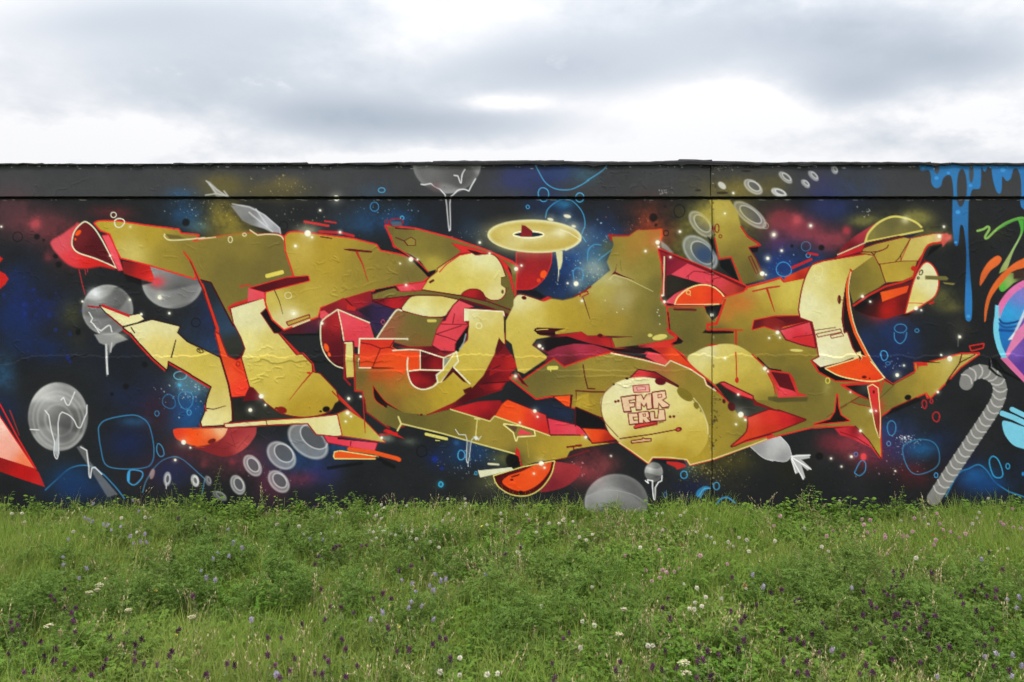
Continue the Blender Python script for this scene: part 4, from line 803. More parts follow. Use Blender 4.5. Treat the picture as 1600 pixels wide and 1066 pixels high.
P('D2 1025,505 1150,458 1218,470 E2 60,462 222,518 60,582 0,600 D2 1010,638 950,668 925,675 1008,600~ 1025,550', 'D2 1060,510 d84a36 1150,500 d23a28 1060,600 c83a1c E2 0,500 cc2a24 100,500 c02024 200,518 8a141a D2 1150,580 b83018', ol='5c1018', ow=1.6)
ell('D2 880,408', 10, 14, '4a1418', -20); ell('D2 925,440', 22, 28, '4a1418', -25, soft=2); ell('D2 856,398', 4, 5, '4a1418')
# small red diamond
P('E2 0,380 20,380 240,385 230,408 60,415 0,400', '4a4424', soft=3, a=.8)
P('E2 0,212 132,240 155,275 182,355 242,378 60,386 48,330 10,240 D2 1180,330', 'E2 30,240 c02a24 100,350 d83a40 200,375 c8302a 150,260 b8261f', soft=1.5); P('E2 18,232 122,246 165,352 70,322', 'E2 60,250 4f1018 130,320 581218', soft=1.4); P('E2 70,325 150,345 175,372 60,378', 'E2 100,350 d84048 150,365 d43840', soft=1.5)
L('D2 1080,150 1150,215 1218,225', 2.4, '20100f'); L('D2 1140,240 1175,310 1185,360', 2.0, 'c02a22')
# tall pale limb
P('E1 445,700 490,690 470,800 475,920 500,1000 530,1066 E2 600,155 550,170 500,90 470,0 E1 440,1000', '1c1214', soft=1.8)
CL = 'E1 268,662~ 330,640 620,592 640,600 500,700 470,740 450,850 440,980 450,1066 E2 470,0 500,90 550,165 440,180 320,210 265,165 305,145 285,20 E1 265,1000 195,975 185,930 200,830~ 225,740~'
P(CL, 'E1 300,680 d2c474 300,740 d8cf90 400,720 cbbb5c 400,850 cdbf70 240,900 dcd8a8 330,950 d9d39c E2 400,80 dfdab0 310,150 e2deb8 480,120 d8cf98 E1 550,640 b8a448 480,680 bba84c 420,960 d4ca88', ol='7a161a', ow=1.7)
L('E1 490,700 465,780 446,900 440,985 455,1066', 2.2, '5c101a'); L('E1 270,660 330,640 620,592', 1.6, 'b8281f')
L('E1 425,850 425,890', 2.0, '5a1418'); ring('E1 424,868', 8, 24, '5a1418', 1.3); L('E1 425,870 450,872', 1.2, '5a1418')
L('E1 275,1052 400,1035', 1.1, '5a1418'); P('P 1052,770 1190,742 1196,755 1060,785', 'd8cf9c', ol='6a141c', ow=1.1); P('P 1135,780 1200,765 1208,778 1140,792', 'd8cf9c', ol='6a141c', ow=1.0)
ring('E1 298,700', 26, 36, 'ded8a4', 1.2, a=.7, jit=.05); ring('E1 285,745', 28, 18, 'ded8a4', 1.1, a=.6)
L('E2 320,207 440,178 505,152', 2.6, '5c0f18'); P('E2 290,205 325,205 420,255 540,288 400,288 330,250', '12100f', soft=1.8); L('E2 255,165 300,235 400,287 560,292 680,280', 2.2, 'c02a20')
P('E2 345,212 500,165 560,140 590,152 690,268 640,285~ 560,282~ 430,255~', 'E2 400,210 e0521a 500,200 e44a16 600,220 e2481a 640,270 d83a18', ol='d8cc88', ow=1.5); P('E2 540,130 600,150 620,170 570,170', 'e04a20', soft=2); ell('E2 572,264', 14, 9, '5a1010'); ell('E2 604,272', 5, 5, '5a1010')
P('E2 525,120 550,110 560,150 545,170', 'd8cc88', soft=1.4); P('E2 535,130 555,150 545,170', '701418', soft=1.2)
L('E1 492,705 472,790~ 478,900~ 495,985~ 520,1066 E2 560,80 600,155', 3.5, 'e0561e', w1=5.5); L('E1 492,705 480,800~ 488,900~ 508,1000 E2 530,0 610,155 690,268', 1.6, 'dcc890', soft=1.2); L('E1 498,700 490,690', 3, 'b0301c')
# gold facets top right
P('E1 500,700 640,600 660,650 682,720 702,770 660,797 560,850 505,892 482,800', 'E1 560,700 7a6c2c 520,760 6c612c 600,800 7c6e2c 640,650 8e7c2e 670,760 8a7a30', soft=1.3)
P('E1 553,572 640,540 810,500 848,508 790,640 660,657 635,605 550,590', 'E1 600,570 9c863a 700,590 ac943a 800,530 ae9840 700,640 a89038', ol='7a1a18', ow=1.2)
P('E1 850,507 980,480 1042,480 1030,520 950,547 890,636 790,642', 'E1 880,560 c0ae58 960,510 cbbc68 830,610 b8a450 1010,500 c8a070', ol='a8281f', ow=1.0)
P('E1 668,660 790,643 885,640 860,730 800,757 700,767 682,712', 'E1 740,700 ac9234 840,680 a48c34 800,740 b49a3a', ol='6a1a18', ow=.9)
L('E1 545,585 640,585~ 700,565~ 716,545', 1.8, '6a141a'); L('E1 845,510 780,620 760,640', 1.4, '4a2018'); L('E1 660,655 700,770', 1.2, '5a1a18'); L('E1 790,605 790,640', 1.2, '5a1a18'); L('E1 615,590 632,602 640,588', 1.4, '3a1010'); L('E1 700,770 665,795', 1.3, '5a1a18')
P('E1 520,935 600,855 700,800 840,765 880,720 930,625 945,650 900,690 860,770 815,950 780,960 700,985 600,965', 'E1 560,900 141012 640,850 1c1012 620,930 3a1414 700,930 b01c16 740,900 a01a16 800,900 5c1212 850,800 64141a 900,690 5c121a', soft=2.5)
P('E1 668,825 838,785 826,826 680,882', 'E1 700,845 e2561a 800,810 dc4a1c', soft=1.3); P('E1 505,905 600,850 660,830 640,860 520,935', '101012', soft=2)
L('E1 1085,488 1030,528 950,548~ 905,640~ 862,738 800,765 700,790 600,842 508,905', 3.0, 'c0281f'); P('E1 970,555 1040,540 1000,575 940,620', '0e0e10', soft=4)
P('E1 1035,480 1065,472 1090,500 1070,520 1040,555 1030,530', 'E1 1050,500 d05048 1075,505 b04a44', soft=3); glow('E1 1075,505', 6, 'd07060', .7); ell('E1 868,684', 18, 15, 'b82418')
P('E1 945,650~ 985,680~ 1012,755~ 992,842~ 920,897 872,925 820,952 835,890 870,762~ 908,682~', 'E1 950,680 dcd8ac 930,760 d8d29c 980,780 d9d4a4 880,850 d0c270 870,900 d2bf5c 840,930 dcd294', ol='b8261f', ow=1.7)
P('E1 818,952 850,945 840,965 790,965', '2a1010', soft=2); L('E1 835,888 920,892', 1.2, 'c04030'); P('E1 955,890 985,875 990,888 960,900', 'b8261f', soft=2)
ring('E1 910,708', 9, 15, '2c2418', 1.5, 25); ring('E1 894,740', 6, 6, '2c2418', 1.5)
P('E1 935,726 1060,730 1075,745 1062,755 935,748', '6a6434', soft=1.8); P('E1 1040,765 1115,772 1100,782 1050,776', '7a7438', soft=1.6)
P('E1 408,602 450,545 530,482 665,400 605,460 580,530 480,575', 'E1 460,560 7a1c26 540,500 a0303c 620,430 b03c44 500,560 5a1218', soft=2.2)
P('E1 400,625 440,590 575,540 555,582', 'E1 460,600 c0242a 540,565 b01e24', ol='6a1018', ow=1.2); L('E1 415,602 580,530', 1.7, 'd8cc9c')
P('E1 580,522 602,472~ 660,412~ 740,378~ 820,387~ 880,412~ 912,437 920,458 820,480', 'E1 660,470 6c6438 740,420 605a34 840,430 686238 800,460 78703a 620,480 847c3c', soft=1.6)
L('E1 580,522 600,470~ 660,410~ 740,376~ 820,385~ 880,410~ 912,437', 3.2, 'cfc462', soft=1.6); L('E1 580,525 750,492 920,458', 2.8, 'cfc462', soft=1.4); P('E1 800,492 900,472 860,495 820,500', '22243a', soft=2)
L('E1 590,530 780,490 800,500', 1.4, '6a1a1a'); glow('E1 815,395', 7, 'e8e4b0', .7)
# right blade
RBL = 'E2 690,290 742,312 880,232 872,182 940,182 1060,152 F2 385,128 492,124 380,205 310,282 205,385 180,352 E2 950,385 938,356 745,442 665,497 660,390'
P(RBL, 'E2 700,330 6e642e 720,420 766a2e 800,320 8c7a30 850,280 8a7a32 950,250 aa9036 900,320 9a8432 1060,190 b8a450 1000,220 b09a42 F2 300,200 b8a656 350,160 ac9c4a 450,140 a8a054', ol='c02a20', ow=1.8)
P('E2 880,180 945,178 950,195 895,200 890,225', 'c42c22', soft=1.4); L('E2 920,172 1020,178', 2.2, '2a0e10', w1=.8); ell('E2 832,385', 20, 16, '14120e', -10, soft=1.8)
L('F2 390,130 375,185 305,285', 2.0, '4a1014'); L('F2 395,125 492,122', 2.4, 'c42c22'); L('F2 375,180 470,130', 1.6, '4a1014'); P('E2 1060,290 1085,275 1080,300 1055,305', '201012', soft=1.6)
P('E2 735,450 880,385 920,400 700,495', '121012', soft=3, a=.8)
P('F2 442,82 520,68 515,88 450,105', '3a1414', ol='c02a24', ow=1.5)
L('E2 742,310 690,275', 1.6, '2a1c14'); L('E2 745,308 870,240', 1.3, '2a1c14', a=.7); L('E2 660,395 750,310', 1.4, '4a3a20', a=.7)
for s_, a_, b_ in [('E2 930,425', 14, 24), ('E2 972,408', 8, 11), ('E2 1000,500', 22, 27)]:
    ring(s_, a_, b_, 'a8242a', 2.0, jit=.06)
# red posts and spikes
P('E2 435,310 560,300 665,298 655,330 600,400 500,352', 'E2 470,318 c42c22 640,305 c0301f', ol='c02a22', ow=1.2); P('E2 458,316 600,308 602,395 530,360', 'E2 500,325 1a1614 590,330 3c3e40 590,380 161414', soft=1.4)
P('E2 498,410 545,382 600,400 620,440 540,425', '6c602c', ol='8a1c1c', ow=1.2); L('E2 430,445 540,385', 1.4, '64301c'); L('E2 350,500 470,430', 1.2, '5a2a1c', a=.7)
glow('E2 660,440', 9, 'c02a24', .8, 14, noise=.1)
P('E2 595,322 622,310 652,330 660,420 666,500 662,622 640,560', 'E2 620,350 cc2e30 640,420 d0342e 650,520 8a2020', ol='d8cc8c', ow=1.2); ell('E2 629,352', 7, 10, '5a1014'); L('E2 640,480 660,620', 2, '8a4030', a=.6)
P('E2 412,368 418,440 432,490 482,524 275,545 370,515 400,470', '1a1412', ol='c42a22', ow=1.5); P('E2 375,525 420,500 470,525 300,540', '151211', soft=1.5)
P('E2 395,570 515,555 560,600 608,650 608,682 480,622 430,610', 'E2 450,590 c02a34 560,640 d83e4a 520,580 7a141c', soft=2.2); L('E2 430,590 520,620 600,672', 1.4, '7a1420'); L('E2 520,556 600,640 670,745', 1.6, '50101a'); glow('E2 568,738', 5, 'e84a4c', .9)
ell('E2 568,738', 16, 20, 'e04448', soft=2.5); ring('E2 355,285', 12, 16, 'd3c850', 1.7); glow('E2 350,330', 7, 'a8a05c', .6, 12)

# =================================================================== striped grey cane
CP = path('F2 418,300 432,262~ 490,232~ 545,240~ 595,275~ 618,330~ 605,400~ 560,480~ 480,600~ 400,720~ 320,840~ 225,985', closed=False)
L(CP, 22, '807f7c', soft=1.6)
seg = np.linalg.norm(np.diff(CP, axis=0), axis=1); cum = np.concatenate([[0], np.cumsum(seg)])
for q_ in np.arange(9, cum[-1] - 4, 11.6):
    i_ = min(np.searchsorted(cum, q_) - 1, len(seg) - 1); u_ = (q_ - cum[i_]) / seg[i_]
    c_ = CP[i_] * (1 - u_) + CP[i_ + 1] * u_; d_ = (CP[i_ + 1] - CP[i_]) / seg[i_]; n_ = np.array([-d_[1], d_[0]])
    L(np.array([c_ - n_ * 10.5 - d_ * 2.5, c_ - n_ * 5 + d_ * 1.8, c_ + d_ * 2.6, c_ + n_ * 5 + d_ * 1.4, c_ + n_ * 10.5 - d_ * 3], np.float32), 2.2, 'b4b2ae', soft=1.2)
for s_ in ['F2 560,150 555,210 600,250 650,270', 'F2 575,160 600,215 680,255', 'F2 590,165 640,230 740,285']:
    L(s_, 4.5, '0c0d0f', soft=3, w1=2)
L('F2 560,150 570,210 640,270', 1.0, '9a9a98', a=.6)
# =================================================================== right neighbour piece
L('F1 485,460 520,450~ 545,435~ 555,450~ 530,495~ 545,502~ 600,450~ 660,410~ 730,385~ 760,385 G 1612,342', 3.6, '86b05a', soft=1.4)
P('F1 600,450 660,405~ 740,378~ 761,380 G 1615,345 1612,352 F1 761,400 700,405~ 600,460', '4f9a3c', soft=2, a=.8)
P('F1 725,390 761,400 755,470~ 700,580~ 660,690 612,715 630,670~ 690,570~ 740,470~', 'F1 750,430 46a038 720,530 9cba74 650,660 9aa868 620,710 86984e', soft=1.6)
P('F1 660,715 761,700 G 1660,420 1650,440 F1 761,745 700,770 640,820~ 615,810~ 612,770', 'F1 620,790 4aa834 680,760 9cb464 740,740 3a2e24', soft=1.8); P('F1 700,700 761,690 761,740 700,745', '3a2a22', soft=3)
P('F1 525,995~ 530,900~ 560,810~ 620,725~ 700,655~ 761,622 G 1640,392 1640,410 F1 761,680 690,705~ 630,770~ 570,850~ 545,930~ 535,990~', 'F1 540,930 c8602a 620,780 d4622a 740,650 d8642c', soft=1.6)
P('F1 498,785~ 505,720~ 545,650~ 600,608~ 628,625~ 610,660~ 560,700~ 515,770~', 'F1 510,740 c85c2a 590,640 dc682e', soft=1.6)
# ball
th_ = np.linspace(0, 2 * math.pi, 60, endpoint=False)
def circ(cx_, cy_, r_, ry_=None):
    return np.stack([cx_ + r_ * np.cos(th_), cy_ + (ry_ or r_) * np.sin(th_)], 1).astype(np.float32)
P(circ(1628, 512, 76, 80), 'G 1565,470 d86aa0 1590,445 d870a8 1620,435 d86aa0 1556,520 6cc4d8 1560,545 6cc4d8', soft=1.6)
P(circ(1631, 514, 70, 73), 'G 1590,460 6a7cc4 1575,490 2f9ad0 1570,520 1b6ab0 1600,500 3a98d0 1600,455 8a70bc 1600,540 20488e 1640,500 5a60b0', soft=1.6)
for s_, w_, c_ in [('F1 612,985 640,1010~ 700,1005~ 761,985', 3, '16407c'), ('F1 612,1010 650,1035~ 720,1025~ 761,1010', 3, '1c508e'), ('F1 612,1050 680,1055 761,1050', 4, '1a4a8a')]:
    L(s_, w_, c_, soft=2)
P('F1 700,1066 761,930 G 1625,470 1620,500 F1 720,1066', 'd0d4dc', soft=2, a=.9); P('F1 715,1066 761,975 G 1640,480 1640,600 F2 761,270 690,200 640,160 660,110', 'G 1598,530 6a4a9c 1600,560 5a3a8c F2 720,120 7a5ab0 750,200 54348a', soft=1.8)
P('F1 705,1066 761,1010 G 1625,495 1630,505 F2 761,30 690,110 660,150 645,140', 'd478a4', soft=1.5); P('F2 618,150 660,145 761,255 G 1650,625 1650,650 F2 761,295 690,225', 'd06a98', soft=1.5)
P('F1 590,900 612,905 610,1066 F2 625,90 660,150 625,150 600,90 582,0', '6fc4dc', soft=1.6); P('F2 665,45 700,0 710,0 690,40', 'd8dce0', soft=1.5)
# light blue sickles
P('F2 635,525~ 680,530 761,560 G 1660,690 1660,700 F2 761,692 700,670~ 655,620~ 635,570~', '74c0d8', soft=1.5); L('F2 632,480 700,505 761,535 G 1640,680', 8.5, '74c0d8'); L('F2 690,455 761,490 G 1640,665', 7.5, '74c0d8')
# blue drips from the top edge
P('G 1438,250 F1 130,75 145,105~ 185,100~ 200,130~ 205,180~ 230,208~ 260,195~ 275,150~ 305,130~ 325,150~ 335,250~ 335,420~ 345,525~ 358,550~ 372,530~ 380,440~ 392,425~ 405,460~ 418,600~ 412,800~ 410,960~ 428,998~ 450,975~ 452,850~ 440,700~ 430,500~ 432,300~ 445,220~ 485,212~ 497,180~ 500,80 520,110~ 540,80 560,90 570,160~ 590,225~ 610,240~ 622,210~ 625,140~ 650,165~ 675,150~ 690,100~ 715,95~ 735,160~ 740,300~ 761,335 G 1610,320 1618,250', 'G 1450,262 2c6ca4 1470,290 2f74ae 1500,270 3076b0 1495,330 2c6ca4 1510,400 205a90 1512,480 2a74b4 1560,280 3076b4 1600,280 2e72b0', soft=1.8)
for s_, a_, b_ in [('F1 385,205', 30, 112), ('F1 237,90', 15, 34), ('F1 441,120', 13, 55)]:
    ell(s_, a_, b_, '484a4c' if b_ != 112 else '3c3e40', soft=2.4)
for s_, r_ in [('F1 235,148', 3.5), ('F1 305,118', 2.5), ('F1 436,192', 2.8), ('F1 368,348', 3.8), ('F1 628,100', 4), ('F1 430,968', 3), ('F1 355,528', 2.4)]:
    ell(s_, r_ * S, r_ * S * .8, '3f92d4', soft=2.4)

# ---- bright points
for s_, r_ in [('A1 490,880', 1.8), ('A1 772,870', 1.8), ('A1 840,956', 2.2), ('A1 950,855', 3.6), ('A1 1007,950', 2.0), ('A1 655,608', 1.8), ('A1 8,435', 1.6), ('A2 1092,652', 4), ('A2 1132,684', 1.6), ('A2 1042,757', 2), ('B1 860,267', 4.6), ('B1 688,475', 5.4), ('B1 714,498', 2), ('B1 615,550', 2.4), ('B1 762,338', 1.8), ('B1 880,468', 1.8), ('B1 605,952', 2.4),
               ('B2 412,378', 4), ('B2 436,430', 1.8), ('B2 347,460', 3.2), ('B2 932,392', 2.6), ('B2 1003,380', 1.8), ('B2 925,477', 3.2), ('B2 946,498', 1.6), ('B2 914,528', 1.5), ('M 541,325', 4), ('M 580,326', 1.6), ('M 476,350', 1.5), ('M 512,478', 2), ('M 1166,382', 3.4), ('M 1198,362', 1.8), ('M 1008,290', 1.8), ('M 950,225', 2.2), ('M 120,163', 1.6), ('M 1162,1020', 2.2), 
               ('N 457,470', 4.2), ('N 407,467', 1.5), ('N 942,224', 3.6), ('N 948,250', 1.6), ('N 870,276', 2), ('N 1075,160', 1.8), ('N 1018,312', 1.8), ('N 982,577', 2.4), ('N 970,540', 1.6), ('N 492,572', 2.2), ('N 240,840', 3.2), ('N 258,855', 1.5), ('N 98,1020', 2), ('P 795,180', 2.4), ('P 1015,125', 2.2), ('P 843,274', 1.6), ('P 760,320', 2.6), ('P 727,410', 4), ('P 748,416', 1.5), ('P 505,52', 1.6), ('P 428,656', 3), ('P 818,760', 3.2), ('P 832,790', 1.6), ('P 768,793', 1.6), ('P 742,975', 3.2), ('P 760,992', 1.5), ('P 507,915', 1.3),
               ('C2 897,466', 3), ('C2 913,500', 1.5), ('C2 935,777', 4), ('C2 955,803', 1.6), ('C2 892,838', 1.6), ('C2 808,535', 1.6), ('C2 1200,622', 2.2), ('D2 980,487', 4.8), ('D2 1007,519', 2), ('D2 952,545', 1.8), ('D2 965,368', 2), ('D2 885,152', 1.4), ('D2 208,733', 1.4), ('E1 253,430', 1.8), ('E1 35,483', 2.2), ('E1 80,577', 1.6), ('E1 1046,436', 2), ('E1 1018,492', 3), ('E1 562,850', 2.6), ('E1 608,881', 1.8), ('E1 880,920', 3.4), ('E1 911,932', 1.6), ('E2 768,252', 3.2), ('E2 808,195', 1.6), ('E2 1080,155', 4.4), ('E2 1030,132', 1.6), ('E2 1010,353', 2.2), ('E2 613,465', 3.2), ('E2 643,465', 1.5), ('E2 550,584', 2.4), ('E2 490,353', 1.6), ('E2 375,748', 1.8), ('E2 437,796', 1.5), ('E2 1140,25', 2.6), ('E2 757,823', 1.4), ('D1 932,237', 1.8), ('D1 617,465', 1.6), ('D1 1140,622', 2.2), ('D1 1177,482', 2.6)]:
    dot(s_, r_, 'f0eed8', .45)
L('E2 1132,10 1130,80', 1.0, 'a8a898', soft=2.5, a=.6)

# ---- chips, bare flecks and grime with a shape of their own
gch = np.random.default_rng(5)
for x_ in np.arange(-90, 1690, 7.0):
    if gch.random() < .5: ell('G %f,%f' % (x_ + gch.normal(0, 5), 261 + gch.normal(0, 1.6)), .6 + 2.6 * gch.random() ** 3, .5 + .8 * gch.random(), 'b4b4ae', soft=1.1, a=.75)
    if gch.random() < .30: ell('G %f,%f' % (x_ + gch.normal(0, 5), 312 + gch.normal(0, .8)), 1 + 6 * gch.random() ** 2, .6, 'b0aea4', soft=1.0, a=.6)
for y_ in np.arange(262, 800, 5.0):
    if gch.random() < .35: ell('G %f,%f' % (1113 + gch.normal(0, 2.2), y_), .5 + 1.2 * gch.random() ** 2, .5 + 1.4 * gch.random() ** 2, 'b8b49c', soft=1.0, a=.7)
    if gch.random() < .22: ell('G %f,%f' % (1115 + gch.normal(0, 1.6), y_), .6 + 1.6 * gch.random() ** 2, .8 + 2.2 * gch.random() ** 2, '3a3020', soft=1.4, a=.6)
for x_, y_, a_, b_ in [(1090, 298, 5, 1.6), (1105, 262, 12, 2), (1128, 302, 9, 2.2), (1165, 268, 8, 1.4), (1175, 262, 14, 1.6)]:
    ell('G %d,%d' % (x_, y_), a_, b_, '1a1612', soft=2.0, a=.65)
specks('G 1118,655', 9, 16, 26, '2a2414', .5, 2.4, .7); specks('G 1116,690', 7, 22, 26, '2a2414', .5, 2.0, .6); specks('G 1116,625', 6, 14, 14, '2a2414', .5, 2.0, .6)
specks('G 1000,270', 60, 12, 40, '262626', .5, 2.0, .5); specks('G 1125,262', 20, 6, 40, 'b0a890', .4, 1.2, .7); specks('G 1035,300', 20, 6, 22, 'c0c0b8', .4, 1.6, .6)
specks('G 800,280', 900, 26, 160, '2a2a2c', .4, 1.4, .5); specks('G 700,560', 900, 180, 260, '1a1a18', .35, 1.1, .35); specks('G 800,760', 900, 24, 240, '6a6650', .4, 1.3, .35)
CAN *= (1.01 + .05 * (NF2 - .5) + .05 * (NF3 - .5))[..., None]
CAN = np.clip(CAN, 0.02, 0.96)
LIN = srgb2lin(CAN)

# ---- relief of the old paint crust, in metres towards the viewer
REL = (NF - .5) * 0.0016 + (NF2 - .5) * 0.0016
def crust_edge(y0, x0, x1, amp, seed, hgt, decay=9.0, up=1):
    nz = grid_noise(XS, np.array([0.0], np.float32), 30, seed, 5, .72)[0] - .5
    ye = y0(XS) + nz * amp * 2
    fade = np.clip((XS - x0) / 30, 0, 1) * np.clip((x1 - XS) / 30, 0, 1) * (.45 + 1.1 * np.clip(grid_noise(XS, np.array([9.0], np.float32), 90, seed + 3, 3)[0] - .2, 0, 1))
    dlt = (ye[None, :] - YS[:, None]) * up
    return (np.where(dlt > 0, np.exp(-dlt / decay), np.clip(1 + dlt / 1.2, 0, 1)) * fade[None, :] * hgt).astype(np.float32)
REL += crust_edge(lambda x: 556 + 24 * np.clip(1 - (x + 40) / 90, 0, 1), -2000, 3600, 9, 41, .0052, 12, -1)
REL += crust_edge(lambda x: 579 + 0 * x, 540, 1100, 4, 57, .0034, 8, -1)
REL += crust_edge(lambda x: 566 + 0 * x, 380, 620, 9, 77, .0045, 7)
REL += crust_edge(lambda x: 588 + 0 * x, 860, 1010, 4, 87, .003, 6, -1)
def ridge(p, hgt, wd):
    m = wd * 3
    w = window(p[:, 0].min() - m, p[:, 0].max() + m, p[:, 1].min() - m, p[:, 1].max() + m)
    if w is None: return
    X, Y = np.meshgrid(XS[w[1]], YS[w[0]]); d = np.full(X.shape, 1e6, np.float32); sg = np.ones(X.shape, np.float32)
    for i in range(len(p) - 1):
        ax, ay = p[i]; ex, ey = p[i + 1] - p[i]; L2 = max(ex * ex + ey * ey, 1e-6)
        t = np.clip(((X - ax) * ex + (Y - ay) * ey) / L2, 0, 1)
        np.minimum(d, np.hypot(X - ax - t * ex, Y - ay - t * ey), out=d)
    REL[w] += hgt * np.exp(-(d / wd) ** 2)
gr = np.random.default_rng(23)
def wrinkles(n, xa, xb, ya, yb, hgt, ln):
    for i in range(n):
        x_, y_ = gr.uniform(xa, xb), gr.uniform(ya, yb); a_ = gr.uniform(0, 6.28); pts_ = [(x_, y_)]
        for k in range(int(gr.integers(3, 8))):
            a_ += gr.normal(0, .95); x_ += math.cos(a_) * ln * .62 * gr.uniform(.4, 1.5); y_ += math.sin(a_) * .45 * ln * gr.uniform(.4, 1.5); pts_.append((x_, y_))
        ridge(np.array(pts_, np.float32), hgt * gr.uniform(.35, 1.0), gr.uniform(.6, 1.0))
wrinkles(120, -60, 1650, 320, 780, .0028, 9)
wrinkles(40, 60, 330, 265, 470, .0030, 9); wrinkles(30, 20, 300, 400, 560, .0032, 10)
wrinkles(46, 500, 640, 380, 520, .0035, 8); wrinkles(24, 380, 500, 540, 600, .0035, 8); wrinkles(34, 860, 1000, 540, 640, .003, 8)
wrinkles(26, 920, 1110, 265, 300, .003, 7); wrinkles(18, 330, 480, 640, 710, .0035, 6); wrinkles(22, 780, 900, 700, 770, .003, 6); wrinkles(16, 1500, 1590, 320, 400, .003, 7)
jn = grid_noise(np.array([0.0], np.float32), YS, 9, 91, 3)[:, 0] - .5
REL -= (np.exp(-(np.abs(XS[None, :] - 1113 - 3 * jn[:, None]) / 1.8) ** 2) * .0035).astype(np.float32)
top_dip = np.clip((262 - YS) / 8, 0, 1)[:, None] * np.clip(NF2 * 2 - .9, 0, 1) * .010
REL -= top_dip.astype(np.float32)

# ---- wall materials
def new_mat(name):
    m = bpy.data.materials.new(name); m.use_nodes = True
    t = m.node_tree; return m, t, t.nodes['Principled BSDF']

wall_mat, t, bs = new_mat('spray painted render')
at = N(t, 'ShaderNodeAttribute', attribute_name='paint')
tc = N(t, 'ShaderNodeTexCoord')
nz = N(t, 'ShaderNodeTexNoise'); nz.inputs['Scale'].default_value = 240; nz.inputs['Detail'].default_value = 1
t.links.new(tc.outputs['Object'], nz.inputs['Vector'])
v = math_node(t, 'MULTIPLY_ADD', nz.outputs[0], 0.14, 0.93)
t.links.new(mix_col(t, 1.0, at.outputs['Color'], v, 'MULTIPLY'), bs.inputs['Base Color'])
n2 = N(t, 'ShaderNodeTexNoise'); n2.inputs['Scale'].default_value = 55; n2.inputs['Detail'].default_value = 3; n2.inputs['Roughness'].default_value = .65
t.links.new(tc.outputs['Object'], n2.inputs['Vector'])
bs.inputs['Roughness'].default_value = 0.62
t.links.new(math_node(t, 'MULTIPLY_ADD', n2.outputs[0], 0.35, 0.42), bs.inputs['Roughness'])
bs.inputs['Specular IOR Level'].default_value = 0.12
bp = N(t, 'ShaderNodeBump'); bp.inputs['Strength'].default_value = 0.35; bp.inputs['Distance'].default_value = 0.004
hsum = math_node(t, 'ADD', n2.outputs[0], math_node(t, 'MULTIPLY', nz.outputs[0], 0.35))
t.links.new(hsum, bp.inputs['Height']); t.links.new(bp.outputs[0], bs.inputs['Normal'])

core_mat, t, bs = new_mat('dark old concrete')
nz = N(t, 'ShaderNodeTexNoise'); nz.inputs['Scale'].default_value = 9; nz.inputs['Detail'].default_value = 8
rp = N(t, 'ShaderNodeValToRGB'); rp.color_ramp.elements[0].color = (.02, .02, .02, 1); rp.color_ramp.elements[1].color = (.07, .068, .064, 1)
t.links.new(nz.outputs[0], rp.inputs[0]); t.links.new(rp.outputs[0], bs.inputs['Base Color']); bs.inputs['Roughness'].default_value = .95

felt_mat, t, bs = new_mat('black roofing felt')
nz = N(t, 'ShaderNodeTexNoise'); nz.inputs['Scale'].default_value = 40; nz.inputs['Detail'].default_value = 8
rp = N(t, 'ShaderNodeValToRGB'); rp.color_ramp.elements[0].position = .35; rp.color_ramp.elements[0].color = (.006, .006, .008, 1); rp.color_ramp.elements[1].position = .8; rp.color_ramp.elements[1].color = (.045, .045, .05, 1)
t.links.new(nz.outputs[0], rp.inputs[0]); t.links.new(rp.outputs[0], bs.inputs['Base Color']); bs.inputs['Roughness'].default_value = .85
bp = N(t, 'ShaderNodeBump'); bp.inputs['Strength'].default_value = .5; bp.inputs['Distance'].default_value = .004
t.links.new(nz.outputs[0], bp.inputs['Height']); t.links.new(bp.outputs[0], bs.inputs['Normal'])

# ---- the wall
GROUND_PY = 790.0
def wx(px): return (px - 800.0) / PPM
def wz(py): return (GROUND_PY - py) / PPM
wall = empty('graffiti_wall', (0, WALL_Y, 0))  # root of the whole wall: panels, top bands, core and coping
tag(wall, 'long black wall covered in yellow and red graffiti lettering, rising from the meadow', 'wall')

